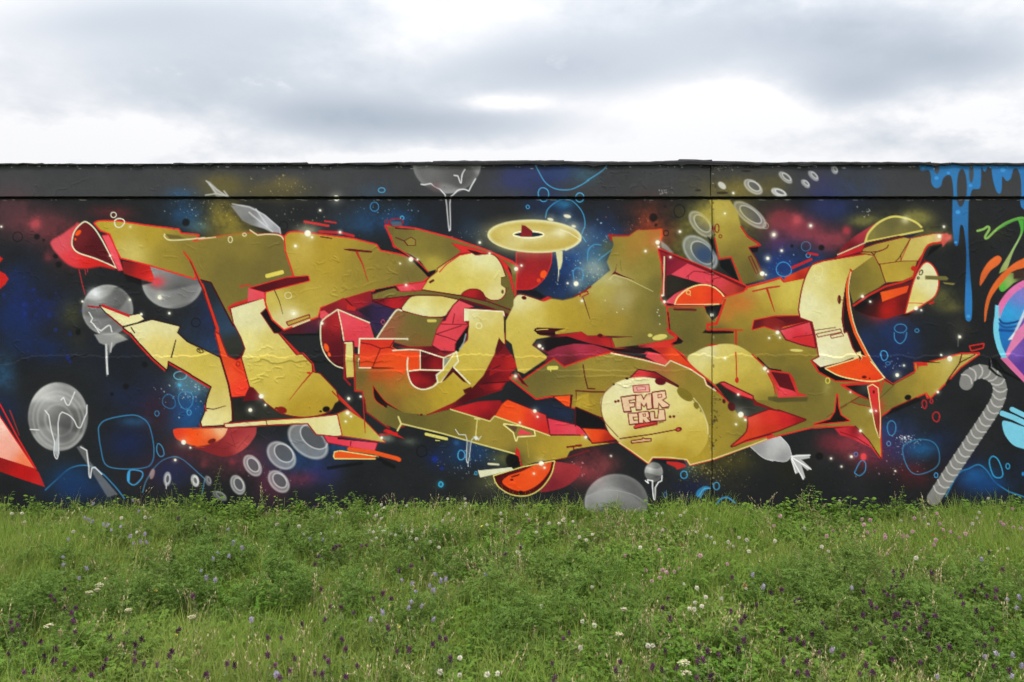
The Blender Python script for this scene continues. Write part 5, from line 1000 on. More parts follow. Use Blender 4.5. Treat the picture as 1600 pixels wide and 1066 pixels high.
def panel(name, i0, i1, j0, j1, proud, seed, label=None, close=False):
    X = XS[i0:i1].copy(); Y = YS[j0:j1].copy(); nx, ny = len(X), len(Y)
    gx = np.tile(wx(X)[None, :], (ny, 1)); gz = np.tile(wz(Y)[:, None], (1, nx)); gy = -(REL[j0:j1, i0:i1] + proud)
    # ragged edges
    nh = grid_noise(X, np.array([3.0], np.float32), 13, seed, 4, .6)[0] - .5
    nh2 = grid_noise(X, np.array([30.0], np.float32), 13, seed + 9, 4, .6)[0] - .5
    nv = grid_noise(np.array([3.0], np.float32), Y, 10, seed + 5, 4, .6)[:, 0] - .5
    for r in range(3):
        k = (3 - r) / 3.0
        gz[r] -= np.abs(nh) * .016 * k; gz[-1 - r] += np.abs(nh2) * .012 * k
        gx[:, -1 - r] -= np.abs(nv) * .004 * k; gx[:, r] += np.abs(nv[::-1]) * .004 * k
    if close: gx[:, 0] -= (STEP - .35) / PPM; gx[:, 1] -= (STEP - .35) * .5 / PPM
    co = np.stack([gx, gy, gz], -1).reshape(-1, 3).astype(np.float32)
    idx = np.arange(nx * ny).reshape(ny, nx)
    q = np.stack([idx[:-1, :-1], idx[1:, :-1], idx[1:, 1:], idx[:-1, 1:]], -1).reshape(-1, 4)
    rim = np.concatenate([idx[0, :-1], idx[:-1, -1], idx[-1, :0:-1], idx[:0:-1, 0]])
    back = co[rim].copy(); back[:, 1] = 0.048
    b0 = len(co); nb = len(rim); bi = b0 + np.arange(nb)
    skirt = np.stack([rim, np.roll(rim, -1), np.roll(bi, -1), bi], -1)
    co = np.concatenate([co, back]); q = np.concatenate([q, skirt])
    me = bpy.data.meshes.new(name)
    me.vertices.add(len(co)); me.vertices.foreach_set('co', co.ravel())
    me.loops.add(q.size); me.loops.foreach_set('vertex_index', q.ravel().astype(np.int32))
    me.polygons.add(len(q)); me.polygons.foreach_set('loop_start', np.arange(0, q.size, 4, dtype=np.int32))
    me.update(calc_edges=True); me.validate()
    c = LIN[j0:j1, i0:i1].reshape(-1, 3); c = np.concatenate([c, c[rim] * 0 + np.float32(.02)])
    at_ = me.color_attributes.new('paint', 'FLOAT_COLOR', 'POINT')
    at_.data.foreach_set('color', np.concatenate([c, np.ones((len(c), 1), np.float32)], 1).astype(np.float32).ravel())
    me.materials.append(wall_mat); me.shade_smooth()
    o = bpy.data.objects.new(name, me); col.objects.link(o); o.parent = wall
    if label: o['label'] = label
    return o

jt = np.searchsorted(YS, 308.6); jb = np.searchsorted(YS, 310.6)
xs_f = np.searchsorted(XS, 1109.0); xs_w = np.searchsorted(XS, 1113.0)
j_top = np.searchsorted(YS, 256.0)
panel('top_band', 0, xs_f, j_top, jt, 0.016, 11, 'dark grey band along the top of the wall, left of the vertical joint')
panel('top_band', xs_f + 1, len(XS), j_top, jt, 0.016, 31, 'dark grey band along the top of the wall with blue paint drips', True)
panel('wall_panel', 0, xs_w, jb, len(YS), 0.0, 51, 'black painted wall face carrying most of the yellow lettering')
panel('wall_panel', xs_w + 1, len(XS), jb, len(YS), 0.0, 71, 'black painted wall face right of the vertical joint, with a grey striped cane', True)

def box(name, x0, x1, y0, y1, z0, z1, mat, parent=None):
    vs = [(x, y, z) for z in (z0, z1) for y in (y0, y1) for x in (x0, x1)]
    fs = [(0, 2, 3, 1), (4, 5, 7, 6), (0, 1, 5, 4), (2, 6, 7, 3), (0, 4, 6, 2), (1, 3, 7, 5)]
    return mesh_obj(name, vs, fs, mat, parent)
box('wall_core', wx(-2010), wx(3610), 0.046, 0.34, -0.25, wz(259.5), core_mat, wall)

def coping(xa, xb, lift, seed, push):
    g = np.random.default_rng(seed); n = max(3, int((xb - xa) / 9)); px = np.linspace(xa, xb, n)
    tops = np.interp(px, [-2000, 0, 300, 500, 680, 880, 1000, 1060, 1110, 1230, 1600, 3600], [257, 257, 256.5, 256, 253.5, 252.5, 253.5, 251.5, 252.5, 255, 255.5, 256]) - lift
    vs, fs = [], []
    for i in range(n):
        x = wx(px[i]); zt = wz(tops[i] + g.normal(0, .28)); zb = wz(258.8 + g.normal(0, .6) + .8 * (g.random() < .12) * g.random() * 4)
        yf = -0.034 - push + g.normal(0, .0012)
        vs += [(x, 0.36, zb), (x, yf, zb), (x, yf - .002, zb + (zt - zb) * .6), (x, yf + .008, zt), (x, 0.36, zt + .004)]
    for i in range(n - 1):
        for k in range(5):
            a = i * 5 + k; b = i * 5 + (k + 1) % 5
            fs.append((a, b, b + 5, a + 5))
    fs += [tuple(range(4, -1, -1)), tuple(range((n - 1) * 5, n * 5))]
    return mesh_obj('coping_strip', vs, fs, felt_mat, wall)
cuts = [-2010, -1300, -640, -150, 68, 276, 480, 679, 880, 1062, 1110, 1232, 1450, 1720, 2300, 2900, 3610]
for i in range(len(cuts) - 1):
    coping(cuts[i] - 2, cuts[i + 1] + 1, [0, .9][i % 2] + (.6 if i in (9,) else 0), 400 + i, [0, .004][i % 2])

# ------------------------------------------------------------------ ground
GZ0 = -0.05
def gz(x, y):
    near = max(0.0, 1.0 - max(0.0, abs(y - 3.5) - 3.0) / 6.0)
    return GZ0 + near * (0.022 * math.sin(1.3 * x + .7) * math.cos(1.1 * y) + 0.014 * math.sin(3.1 * x - 1.7 * y) + 0.010 * math.sin(5.3 * y + 2.2 * x)) * (1.0 if y < 5.7 else max(0.0, (6.25 - y) / .55))

soil, t, bs = new_mat('meadow soil')
tc = N(t, 'ShaderNodeTexCoord')
nz = N(t, 'ShaderNodeTexNoise'); nz.inputs['Scale'].default_value = 3.0; nz.inputs['Detail'].default_value = 8
t.links.new(tc.outputs['Object'], nz.inputs['Vector'])
rp = N(t, 'ShaderNodeValToRGB'); rp.color_ramp.elements[0].position = .3; rp.color_ramp.elements[0].color = (.035, .045, .014, 1); rp.color_ramp.elements[1].position = .75; rp.color_ramp.elements[1].color = (.075, .085, .028, 1)
t.links.new(nz.outputs[0], rp.inputs[0]); t.links.new(rp.outputs[0], bs.inputs['Base Color']); bs.inputs['Roughness'].default_value = 1
axx = np.concatenate([[-700, -300, -120, -50, -25], np.arange(-14, 14.1, .25), [25, 50, 120, 300, 700]])
axy = np.concatenate([[-700, -300, -100, -30, -12], np.arange(-6, 6.6, .22), [9, 14, 30, 100, 300, 700]])
vs = [(x, y, gz(x, y)) for y in axy for x in axx]; nx_ = len(axx)
fs = [(j * nx_ + i, j * nx_ + i + 1, (j + 1) * nx_ + i + 1, (j + 1) * nx_ + i) for j in range(len(axy) - 1) for i in range(nx_ - 1)]
ground = mesh_obj('ground', vs, fs, soil, smooth=True)
tag(ground, kind='structure')

# ------------------------------------------------------------------ plant materials
def leaf_mat(name, c0, c1, c2, trans=0.35, patch=0.6):
    """colour runs c0..c1 from leaf to leaf (attribute tint) and turns to c2 in drier patches of the meadow"""
    m, t, bs = new_mat(name)
    at = N(t, 'ShaderNodeAttribute', attribute_name='tint')
    oi = N(t, 'ShaderNodeObjectInfo')
    f = math_node(t, 'MULTIPLY_ADD', oi.outputs['Random'], 0.5, math_node(t, 'MULTIPLY', at.outputs['Fac'], 0.6), clamp=True)
    c = mix_col(t, f, c0, c1)
    ge = N(t, 'ShaderNodeNewGeometry')
    n = N(t, 'ShaderNodeTexNoise'); n.inputs['Scale'].default_value = 1.1; n.inputs['Detail'].default_value = 3
    t.links.new(ge.outputs['Position'], n.inputs['Vector'])
    pf = math_node(t, 'MULTIPLY', math_node(t, 'SUBTRACT', n.outputs[0], .42), 3.0 * patch, clamp=True)
    c = mix_col(t, pf, c, c2)
    t.nodes.remove(bs); bs = N(t, 'ShaderNodeBsdfDiffuse'); t.links.new(c, bs.inputs[0])
    tr = N(t, 'ShaderNodeBsdfTranslucent'); t.links.new(c, tr.inputs[0])
    mx = N(t, 'ShaderNodeMixShader'); mx.inputs[0].default_value = trans
    t.links.new(bs.outputs[0], mx.inputs[1]); t.links.new(tr.outputs[0], mx.inputs[2])
    t.links.new(mx.outputs[0], t.nodes['Material Output'].inputs[0])
    return m
def flat_mat(name, c, rough=.7, var=.25, trans=0.0):
    m, t, bs = new_mat(name)
    oi = N(t, 'ShaderNodeObjectInfo'); at = N(t, 'ShaderNodeAttribute', attribute_name='tint')
    k = math_node(t, 'ADD', math_node(t, 'MULTIPLY_ADD', oi.outputs['Random'], var, 1 - var * .75), math_node(t, 'MULTIPLY', math_node(t, 'SUBTRACT', at.outputs['Fac'], .5), var * 1.5))
    cc = mix_col(t, 1.0, c, k, 'MULTIPLY')
    t.links.new(cc, bs.inputs['Base Color']); bs.inputs['Roughness'].default_value = rough; bs.inputs['Specular IOR Level'].default_value = .2
    if trans:
        tr = N(t, 'ShaderNodeBsdfTranslucent'); t.links.new(cc, tr.inputs[0])
        mx = N(t, 'ShaderNodeMixShader'); mx.inputs[0].default_value = trans
        t.links.new(bs.outputs[0], mx.inputs[1]); t.links.new(tr.outputs[0], mx.inputs[2]); t.links.new(mx.outputs[0], t.nodes['Material Output'].inputs[0])
    return m
m_grass = leaf_mat('grass blades', (.150, .255, .035), (.300, .385, .085), (.350, .370, .120), .45)
m_clov = leaf_mat('clover leaves', (.100, .215, .030), (.190, .310, .060), (.230, .310, .070), .45)
m_alf = leaf_mat('lucerne leaves', (.105, .195, .040), (.190, .290, .070), (.210, .280, .075), .45)
m_weed = leaf_mat('weed leaves', (.100, .215, .030), (.210, .330, .055), (.170, .280, .050), .4, patch=.3)
m_stem = flat_mat('green stems', (.13, .18, .055))
m_straw = flat_mat('dry straw', (.44, .37, .20), trans=.2)
m_white = flat_mat('white clover petals', (.66, .62, .51), trans=.2)
m_pink = flat_mat('pink clover petals', (.56, .34, .38), trans=.2)
m_brown = flat_mat('withered petals', (.34, .17, .08))
m_purple = flat_mat('purple lucerne petals', (.120, .045, .095), var=.6, trans=.2)
m_lilac = flat_mat('lilac petals', (.40, .35, .45), trans=.2)
m_yellow = flat_mat('yellow petals', (.70, .55, .08), trans=.2)
m_cream = flat_mat('cream florets', (.52, .49, .30), trans=.2)

class MB:
    """collects leaves, blades and stalks, each with its own tint"""
    def __init__(s): s.v, s.f, s.t = [], [], []
    def blade(s, base, yaw, lean, length, width, segs, curl, tint):
        bx, by, bz = base; dx, dy = math.cos(yaw), math.sin(yaw); sx, sy = -dy, dx
        a = lean; px = pz = 0.0; st = length / segs; o = len(s.v)
        for k in range(segs + 1):
            w = width * .5 * (1 - (k / segs) ** 2.2)
            x, y, z = bx + dx * px, by + dy * px, bz + pz
            if k < segs:
                s.v += [(x - sx * w, y - sy * w, z), (x + sx * w, y + sy * w, z)]
            else:
                s.v.append((x, y, z))
            px += math.sin(a) * st; pz += math.cos(a) * st; a += curl / segs
        for k in range(segs - 1):
            s.f.append((o + 2 * k, o + 2 * k + 1, o + 2 * k + 3, o + 2 * k + 2))
        s.f.append((o + 2 * segs - 2, o + 2 * segs - 1, o + 2 * segs))
        s.t += [tint] * (2 * segs + 1)
    def leaf(s, base, d, up, length, width, tint, fold=.25, droop=.2, tip=.62):
        b = Vector(base); d = Vector(d).normalized(); sd = d.cross(Vector(up))
        if sd.length < 1e-4: sd = Vector((1, 0, 0))
        sd.normalize(); u = sd.cross(d).normalized(); o = len(s.v)
        for k, w in ((0, .12), (.35, .85), (tip, 1.0), (.86, .55), (1.0, 0)):
            c = b + d * (length * k) - u * (droop * length * k * k)
            h = width * .5 * w
            if w == 0: s.v.append(tuple(c))
            else: s.v += [tuple(c - sd * h + u * fold * h), tuple(c), tuple(c + sd * h + u * fold * h)]
        for k in range(3):
            i = o + 3 * k
            s.f += [(i, i + 1, i + 4, i + 3), (i + 1, i + 2, i + 5, i + 4)]
        i = o + 9
        s.f += [(i, i + 1, o + 12), (i + 1, i + 2, o + 12)]
        s.t += [tint] * 13
    def tri_leaf(s, base, d, up, length, width, tint, r):
        """three leaflets, as clover and lucerne carry them; cheap"""
        d = Vector(d).normalized(); up = Vector(up); sd = d.cross(up)
        if sd.length < 1e-4: sd = Vector((1, 0, 0))
        sd.normalize()
        for a in (-1.05, 0, 1.05):
            dd = (d * math.cos(a) + sd * math.sin(a)).normalized(); ss = dd.cross(up)
            ss = ss.normalized() if ss.length > 1e-4 else sd
            b = Vector(base); o = len(s.v); l = length * (r.random() * .3 + .85); w = width * .5; lift = up * (l * .18)
            s.v += [tuple(b), tuple(b + dd * l * .55 - ss * w + lift), tuple(b + dd * l + lift * .3), tuple(b + dd * l * .55 + ss * w + lift)]
            s.f.append((o, o + 1, o + 2, o + 3)); s.t += [tint + r.uniform(-.15, .15)] * 4
    def stalk(s, pts, r0, r1, tint, n=3):
        o = len(s.v); m = len(pts)
        for k, p in enumerate(pts):
            p = Vector(p); q = Vector(pts[min(k + 1, m - 1)]) - Vector(pts[max(k - 1, 0)]); q.normalize()
            a = q.cross(Vector((0, 1, .01))); a = a.normalized() if a.length > 1e-4 else Vector((1, 0, 0)); b = q.cross(a)
            r = r0 + (r1 - r0) * k / (m - 1)
            for j in range(n):
                th = 2 * math.pi * j / n
                s.v.append(tuple(p + a * (r * math.cos(th)) + b * (r * math.sin(th))))
        for k in range(m - 1):
            for j in range(n):
                s.f.append((o + k * n + j, o + k * n + (j + 1) % n, o + (k + 1) * n + (j + 1) % n, o + (k + 1) * n + j))
        s.f.append(tuple(o + (m - 1) * n + j for j in range(n)))
        s.t += [tint] * (m * n)
    def build(s, name, mat, parent=None, link=True):
        me = bpy.data.meshes.new(name); me.from_pydata(s.v, [], s.f); me.update()
        a = me.attributes.new('tint', 'FLOAT', 'POINT'); a.data.foreach_set('value', s.t)
        me.materials.append(mat)
        o = bpy.data.objects.new(name, me)
        if link: col.objects.link(o)
        o.parent = parent
        return o

# ------------------------------------------------------------------ ground cover nobody could count
def proto_grass(r, n, hmin, hmax, wid, spread, curl, lean=.35):
    m = MB()
    for i in range(n):
        a = r.uniform(0, 6.283); q = spread * math.sqrt(r.random())
        h = r.uniform(hmin, hmax) * (.6 if r.random() < .3 else 1)
        m.blade((q * math.cos(a), q * math.sin(a), 0), r.uniform(0, 6.283), abs(r.gauss(0, lean)), h, wid * r.uniform(.7, 1.3), 4, r.uniform(.1, curl), min(1, max(0, r.gauss(.45, .28))))
    return m
def proto_clover(r, n, spread):
    m = MB()
    for i in range(n):
        a = r.uniform(0, 6.283); q = spread * math.sqrt(r.random()); x, y = q * math.cos(a), q * math.sin(a)
        h = r.uniform(.03, .105); b = r.uniform(0, 6.283); lx, ly = x + .02 * math.cos(b), y + .02 * math.sin(b)
        m.stalk([(x, y, 0), ((x + lx) / 2, (y + ly) / 2, h * .6), (lx, ly, h)], .0008, .0006, .5)
        up = Vector((r.gauss(0, .35), r.gauss(0, .35), 1)).normalized()
        m.tri_leaf((lx, ly, h), (math.cos(b), math.sin(b), r.uniform(-.1, .25)), up, .016 * r.uniform(.7, 1.25), .013, r.random(), r)
    return m
def proto_lucerne(r, n, spread, hmin, hmax):
    m = MB()
    for i in range(n):
        a = r.uniform(0, 6.283); q = spread * math.sqrt(r.random()); x, y = q * math.cos(a), q * math.sin(a)
        h = r.uniform(hmin, hmax); lx, ly = r.gauss(0, .25) * h, r.gauss(0, .25) * h
        pts = [(x + lx * u * u, y + ly * u * u, h * u) for u in (0, .3, .6, .85, 1)]
        m.stalk(pts, .0013, .0007, .4)
        for k in range(int(h * 75)):
            u = r.uniform(.22, 1.0); b = r.uniform(0, 6.283); p = Vector((x + lx * u * u, y + ly * u * u, h * u))
            d = Vector((math.cos(b), math.sin(b), r.uniform(-.1, .6)))
            p2 = p + d * r.uniform(.006, .02)
            m.tri_leaf(p2, d, (r.gauss(0, .4), r.gauss(0, .4), 1), .017 * r.uniform(.7, 1.2), .0075, r.random(), r)
    return m
def proto_straw(r, n, spread):
    m = MB()
    for i in range(n):
        a = r.uniform(0, 6.283); q = spread * math.sqrt(r.random()); x, y = q * math.cos(a), q * math.sin(a); h = r.uniform(.08, .24)
        lx, ly = r.gauss(0, .35) * h, r.gauss(0, .35) * h
        pts = [(x + lx * u * u, y + ly * u * u, h * u) for u in (0, .35, .7, 1)]
        m.stalk(pts, .0008, .0005, r.random())
        for k in range(7):
            u = r.uniform(.78, 1); p = (x + lx * u * u, y + ly * u * u, h * u)
            m.blade(p, r.uniform(0, 6.283), r.uniform(.1, .9), .013, .0045, 2, .2, r.random())
    return m

def scatter(name, protos, pts, label, cat):
    """one object: a cloud of points that carries the tufts"""
    pc = bpy.data.collections.new(name + ' tufts')
    for o in protos: pc.objects.link(o)
    me = bpy.data.meshes.new(name)
    me.vertices.add(len(pts)); me.vertices.foreach_set('co', np.array([p[:3] for p in pts], np.float32).ravel())
    for nm, k in (('yaw', 3), ('size', 4), ('tilt', 5)):
        a = me.attributes.new(nm, 'FLOAT', 'POINT'); a.data.foreach_set('value', np.array([p[k] for p in pts], np.float32))
    a = me.attributes.new('which', 'INT', 'POINT'); a.data.foreach_set('value', np.array([int(p[6]) for p in pts], np.int32))
    me.update()
    ob = bpy.data.objects.new(name, me); col.objects.link(ob); tag(ob, label, cat, kind='stuff')
    ng = bpy.data.node_groups.new(name + ' scatter', 'GeometryNodeTree')
    ng.interface.new_socket('Geometry', in_out='INPUT', socket_type='NodeSocketGeometry')
    ng.interface.new_socket('Geometry', in_out='OUTPUT', socket_type='NodeSocketGeometry')
    gi, go = ng.nodes.new('NodeGroupInput'), ng.nodes.new('NodeGroupOutput')
    mp = ng.nodes.new('GeometryNodeMeshToPoints'); ip = ng.nodes.new('GeometryNodeInstanceOnPoints')
    ci = ng.nodes.new('GeometryNodeCollectionInfo'); ci.inputs['Collection'].default_value = pc
    ci.inputs['Separate Children'].default_value = True; ci.inputs['Reset Children'].default_value = True
    def attr(nm, ty='FLOAT'):
        n = ng.nodes.new('GeometryNodeInputNamedAttribute'); n.data_type = ty; n.inputs['Name'].default_value = nm
        return n.outputs['Attribute']
    cb = ng.nodes.new('ShaderNodeCombineXYZ')
    l = ng.links.new
    l(gi.outputs[0], mp.inputs[0]); l(mp.outputs[0], ip.inputs['Points']); l(ci.outputs[0], ip.inputs['Instance'])
    ip.inputs['Pick Instance'].default_value = True
    l(attr('which', 'INT'), ip.inputs['Instance Index'])
    l(attr('tilt'), cb.inputs[0]); l(attr('yaw'), cb.inputs[2]); l(cb.outputs[0], ip.inputs['Rotation'])
    l(attr('size'), ip.inputs['Scale']); l(ip.outputs[0], go.inputs[0])
    md = ob.modifiers.new('scatter', 'NODES'); md.node_group = ng
    return ob

rp_ = random.Random(3)
def vnoise(x, y, s, seed):
    """small smooth noise 0..1"""
    def h(i, j): 
        q = math.sin(i * 127.1 + j * 311.7 + seed * 74.7) * 43758.5453
        return q - math.floor(q)
    x, y = x / s, y / s; i, j = math.floor(x), math.floor(y); u, v = x - i, y - j
    u, v = u * u * (3 - 2 * u), v * v * (3 - 2 * v)
    return (h(i, j) * (1 - u) + h(i + 1, j) * u) * (1 - v) + (h(i, j + 1) * (1 - u) + h(i + 1, j + 1) * u) * v

def field(n, dens, size, nproto, seed, y0=1.5, y1=6.24):
    r = random.Random(seed); out = []
    while len(out) < n:
        y = r.uniform(y0, y1); hw = min(8.0, 1.9 + .72 * y); x = r.uniform(-hw, hw)
        if r.random() > dens(x, y): continue
        out.append((x, y, gz(x, y) - .004, r.uniform(0, 6.283), size(x, y) * r.uniform(.75, 1.25), r.gauss(0, .10), r.randrange(nproto)))
    return out
def px2ground(px, py, h=0.0):
    d = 1260.0 * (CAM_H - GZ0 - h) / (py - 480.0)
    return (px - 800.0) / 1260.0 * d, d
def wallside(y): return min(1.0, max(0.0, (y - 5.2) / 1.0))
# taller lucerne bushes where the photograph has its dark, purple-flowered clumps
BUSH = [px2ground(*q) + (s,) for q, s in (((320, 860), .55), ((270, 880), .4), ((520, 880), .55), ((470, 850), .4), ((720, 1000), .5), ((860, 990), .45), ((1390, 960), .55), ((1440, 990), .5), ((1330, 1000), .5), ((1500, 960), .5), ((120, 990), .6), ((60, 960), .5), ((1560, 1010), .5), ((560, 960), .4), ((620, 900), .4), ((840, 930), .35), ((380, 800), .4))]
def bushy(x, y): return min(1.0, sum(math.exp(-((x - a) ** 2 + (y - b) ** 2) / (s * s)) for a, b, s in BUSH))
short = lambda x, y: 1.0 - .42 * wallside(y)
scatter('grass', [proto_grass(rp_, 44, .05, .13, .0030, .055, 1.2).build('grass_tuft', m_grass, link=False) for k in range(4)],
        field(16000, lambda x, y: .35 + .65 * vnoise(x, y, .5, 1), short, 4, 101), 'short green meadow grass in front of the wall', 'grass')
scatter('long_grass', [proto_grass(rp_, 26, .12, .27, .0032, .05, 1.9, .3).build('long_tuft', m_grass, link=False) for k in range(4)],
        field(8200, lambda x, y: (max(0, vnoise(x, y, .7, 2) - .30) * 1.5) * (1 - .85 * wallside(y)) * (1 - .6 * bushy(x, y)), lambda x, y: .9, 4, 102), 'long arching green grass blades in the meadow', 'grass')
scatter('clover_leaves', [proto_clover(rp_, 30, .07).build('clover_tuft', m_clov, link=False) for k in range(4)],
        field(3600, lambda x, y: max(0, vnoise(x, y, .8, 3) - .2) * 1.3 + .3 * wallside(y), lambda x, y: 1.1 - .2 * wallside(y), 4, 103), 'low mat of three-leaved clover between the grass', 'clover')
scatter('lucerne_leaves', [proto_lucerne(rp_, 9, .07, .12, .24).build('lucerne_tuft', m_alf, link=False) for k in range(4)],
        field(760, lambda x, y: (.10 + max(0, vnoise(x, y, .6, 4) - .5) * .8 + .9 * bushy(x, y)) * (1 - .8 * wallside(y)), lambda x, y: .70 + .35 * bushy(x, y), 4, 104), 'leafy dark green lucerne stems crowding the meadow', 'lucerne')
scatter('dry_grass', [proto_straw(rp_, 7, .06).build('straw_tuft', m_straw, link=False) for k in range(3)],
        field(1300, lambda x, y: (.25 + max(0, vnoise(x, y, .5, 5) - .4)) * (1 - .7 * wallside(y)), lambda x, y: .9, 3, 105), 'thin dry straw-coloured seed stalks among the grass', 'dry grass')

# ------------------------------------------------------------------ single flowers
def head_clover(r):
    m = MB()
    for i in range(46):
        z = 1 - 1.75 * (i + .5) / 46; a = i * 2.39996; q = math.sqrt(max(0, 1 - z * z))
        d = Vector((q * math.cos(a), q * math.sin(a), z * .85)); L_ = .0105 * r.uniform(.85, 1.15)
        tip = d * L_ + Vector((0, 0, .002 if z > 0 else -.002)); s_ = d.cross(Vector((0, 0, 1)))
        s_ = s_.normalized() if s_.length > .01 else Vector((1, 0, 0)); o = len(m.v); w = .0022
        m.v += [tuple(d * .002), tuple(d * L_ * .7 - s_ * w), tuple(tip), tuple(d * L_ * .7 + s_ * w)]
        m.f.append((o, o + 1, o + 2, o + 3)); m.t += [min(1, max(0, .5 + .35 * z + r.gauss(0, .15)))] * 4
    return m
def head_lucerne(r):
    m = MB()
    for i in range(22):
        u = (i + .5) / 22; a = i * 2.39996; b = Vector((.003 * math.cos(a), .003 * math.sin(a), -.009 + .020 * u))
        d = Vector((math.cos(a), math.sin(a), .35 + .7 * u)); m.leaf(b, d, (0, 0, 1), .0105 * r.uniform(.8, 1.2), .0062, min(1, max(0, r.gauss(.5, .3))), fold=.5, droop=-.2)
    return m
def head_daisy(r, n=5, l=.008, w=.008):
    m = MB()
    for i in range(n):
        a = i * 6.283 / n; m.leaf((0, 0, 0), (math.cos(a), math.sin(a), .45), (0, 0, 1), l, w, r.uniform(.3, .8), droop=.1)
    return m
def stem_mesh(r, h, leaves):
    m = MB(); lx, ly = r.gauss(0, .012), r.gauss(0, .012)
    pts = [(lx * (u * u - 1), ly * (u * u - 1), h * (u - 1)) for u in (0, .35, .7, 1)]
    m.stalk(pts, .0013, .0010, r.random())
    for k in range(leaves):
        u = r.uniform(.3, .9); b = r.uniform(0, 6.283); p = (lx * (u * u - 1), ly * (u * u - 1), h * (u - 1))
        m.tri_leaf(p, (math.cos(b), math.sin(b), .3), (r.gauss(0, .3), r.gauss(0, .3), 1), .016, .008, r.random(), r)
    return m
MOTIF = [(-40, 'salmon and red blade'), (70, 'drip of the big grey ball'), (130, 'blue hill outline'), (215, 'rounded blue bubble'), (265, 'small grey oval rings'), (325, 'plain orange half disc'), (400, 'larger grey rings'), (480, 'biggest grey ring'), (560, 'orange bars'), (640, 'bare black stretch'), (720, 'thin white drip'), (840, 'orange half disc with yellow rim'), (960, 'grey half ball'), (1022, 'small grey ball dripping white'), (1075, 'small blue bubbles'), (1113, 'vertical wall joint'), (1170, 'olive sprayed haze'), (1240, 'wrapped grey sweet'), (1310, 'small blue heart shape'), (1365, 'red spike of the last letter'), (1430, 'round blue bubble'), (1480, 'striped grey cane'), (1545, 'blue bubble beside the cane'), (1620, 'light blue sickle')]
def motif(px): return min(MOTIF, key=lambda m: abs(m[0] - px))[1]
rf = random.Random(21)
GT = {1: (0, 740), 2: (400, 740), 3: (800, 740), 4: (1200, 740)}
KINDS = {}
def flower(kind, name, label, cat, group, px, py, heads, stems, h, mat_head, scale):
    x, y = px2ground(px, py, h)
    if y > 6.2: y = 6.2; x = (px - 800) / 1260.0 * y
    z = CAM_H - (py - 480.0) / 1260.0 * y
    g_z = gz(x, y); z = max(z, g_z + .03)
    if y > 5.35: label = label.split(' standing')[0].split(' on a')[0].split(' low')[0].split(' head in')[0] + ' by the wall before painted ' + motif(800 + 200 * x)
    o = empty(name, (x, y, g_z), rf.uniform(0, 6.28)); tag(o, label, cat, group)
    hd = bpy.data.objects.new('flower_head', heads[rf.randrange(len(heads))]); col.objects.link(hd); hd.parent = o
    hd.location = (0, 0, z - g_z); s_ = scale * rf.uniform(.8, 1.2); hd.scale = (s_, s_, s_ * rf.uniform(.85, 1.15)); hd.rotation_euler = (rf.gauss(0, .3), rf.gauss(0, .3), 0)
    st = bpy.data.objects.new('stem', stems[rf.randrange(len(stems))]); col.objects.link(st); st.parent = o
    st.location = (0, 0, z - g_z); st.scale = (1, 1, (z - g_z + .01) / .12)
    return o
def heads_of(fn, mat, n=3):
    out = []
    for k in range(n):
        m = fn(rf); me = bpy.data.meshes.new('flower_head'); me.from_pydata(m.v, [], m.f); me.update()
        a = me.attributes.new('tint', 'FLOAT', 'POINT'); a.data.foreach_set('value', m.t); me.materials.append(mat); out.append(me)
    return out
def stems_of(n, leaves):
    out = []
    for k in range(n):
        m = stem_mesh(rf, .12, leaves); me = bpy.data.meshes.new('stem'); me.from_pydata(m.v, [], m.f); me.update()
        a = me.attributes.new('tint', 'FLOAT', 'POINT'); a.data.foreach_set('value', m.t); me.materials.append(m_stem); out.append(me)
    return out
H_white, H_pink, H_brown = heads_of(head_clover, m_white), heads_of(head_clover, m_pink), heads_of(head_clover, m_brown, 2)
H_purple, H_lilac, H_yellow = heads_of(head_lucerne, m_purple, 4), heads_of(head_lucerne, m_lilac, 3), heads_of(head_daisy, m_yellow, 2)
S_bare, S_leafy = stems_of(3, 0), stems_of(4, 5)
def spots(s):
    t = 1
    for tok in s.split():
        if ',' not in tok: t = int(tok); continue
        x, y = (float(v) for v in tok.split(',')); ox, oy = GT[t]
        yield ox + x / 3.27, oy + y / 3.27
WHITE = '''2 640,160 655,175 572,203 615,215 640,230 415,200 430,203 388,225 220,270 405,300 330,308 580,295 600,298 632,275 660,290 650,297 690,310 712,315 745,270 740,285 770,295 800,285 795,298 865,275 858,305 820,335 790,328 590,345 615,330 890,350 785,378 935,378 910,265 920,290 955,243 985,205 1045,180 1068,170 1072,155 980,130 770,165 1068,130 1008,233 1042,942 1040,1030 1180,1028 1235,1022 940,1015 110,262 245,310 1250,245 1180,262 1250,205 105,262
1 60,205 113,203 125,248 620,228 742,225 770,225 700,300 375,297
3 60,165 75,210 190,255 240,255 260,238 312,245 268,230 125,300 345,325 380,340 410,312 740,205 768,203 862,215 880,200 770,290 995,235 900,300 940,300 995,320 1018,330 1035,355 1105,350 1130,372 1160,328 1200,340 655,378 410,582 878,565 945,585 990,632 935,660 970,678 930,695 905,690 1195,588 1070,640 720,880 695,880 350,890 150,680 360,755 420,775 30,405 1050,250 1210,398
4 365,140 35,345 800,227 680,243 1080,200 1068,228 1125,128 1225,385 185,280 308,398 275,375 757,432 820,258 1045,258'''
PINK = '''3 87,238 35,300 575,420 752,392 962,420 1100,462 770,495 790,505 830,503 855,485 715,550 757,532 683,495
4 62,218 30,268 332,293 300,320 480,235 523,238 490,262 508,300 545,295 597,315 600,328 738,297 713,320 863,205 878,257 933,300 895,287 1010,308 977,327 1248,180 1190,250 1255,275 1292,280 748,228 610,412 858,340 848,365 1203,262 690,322'''
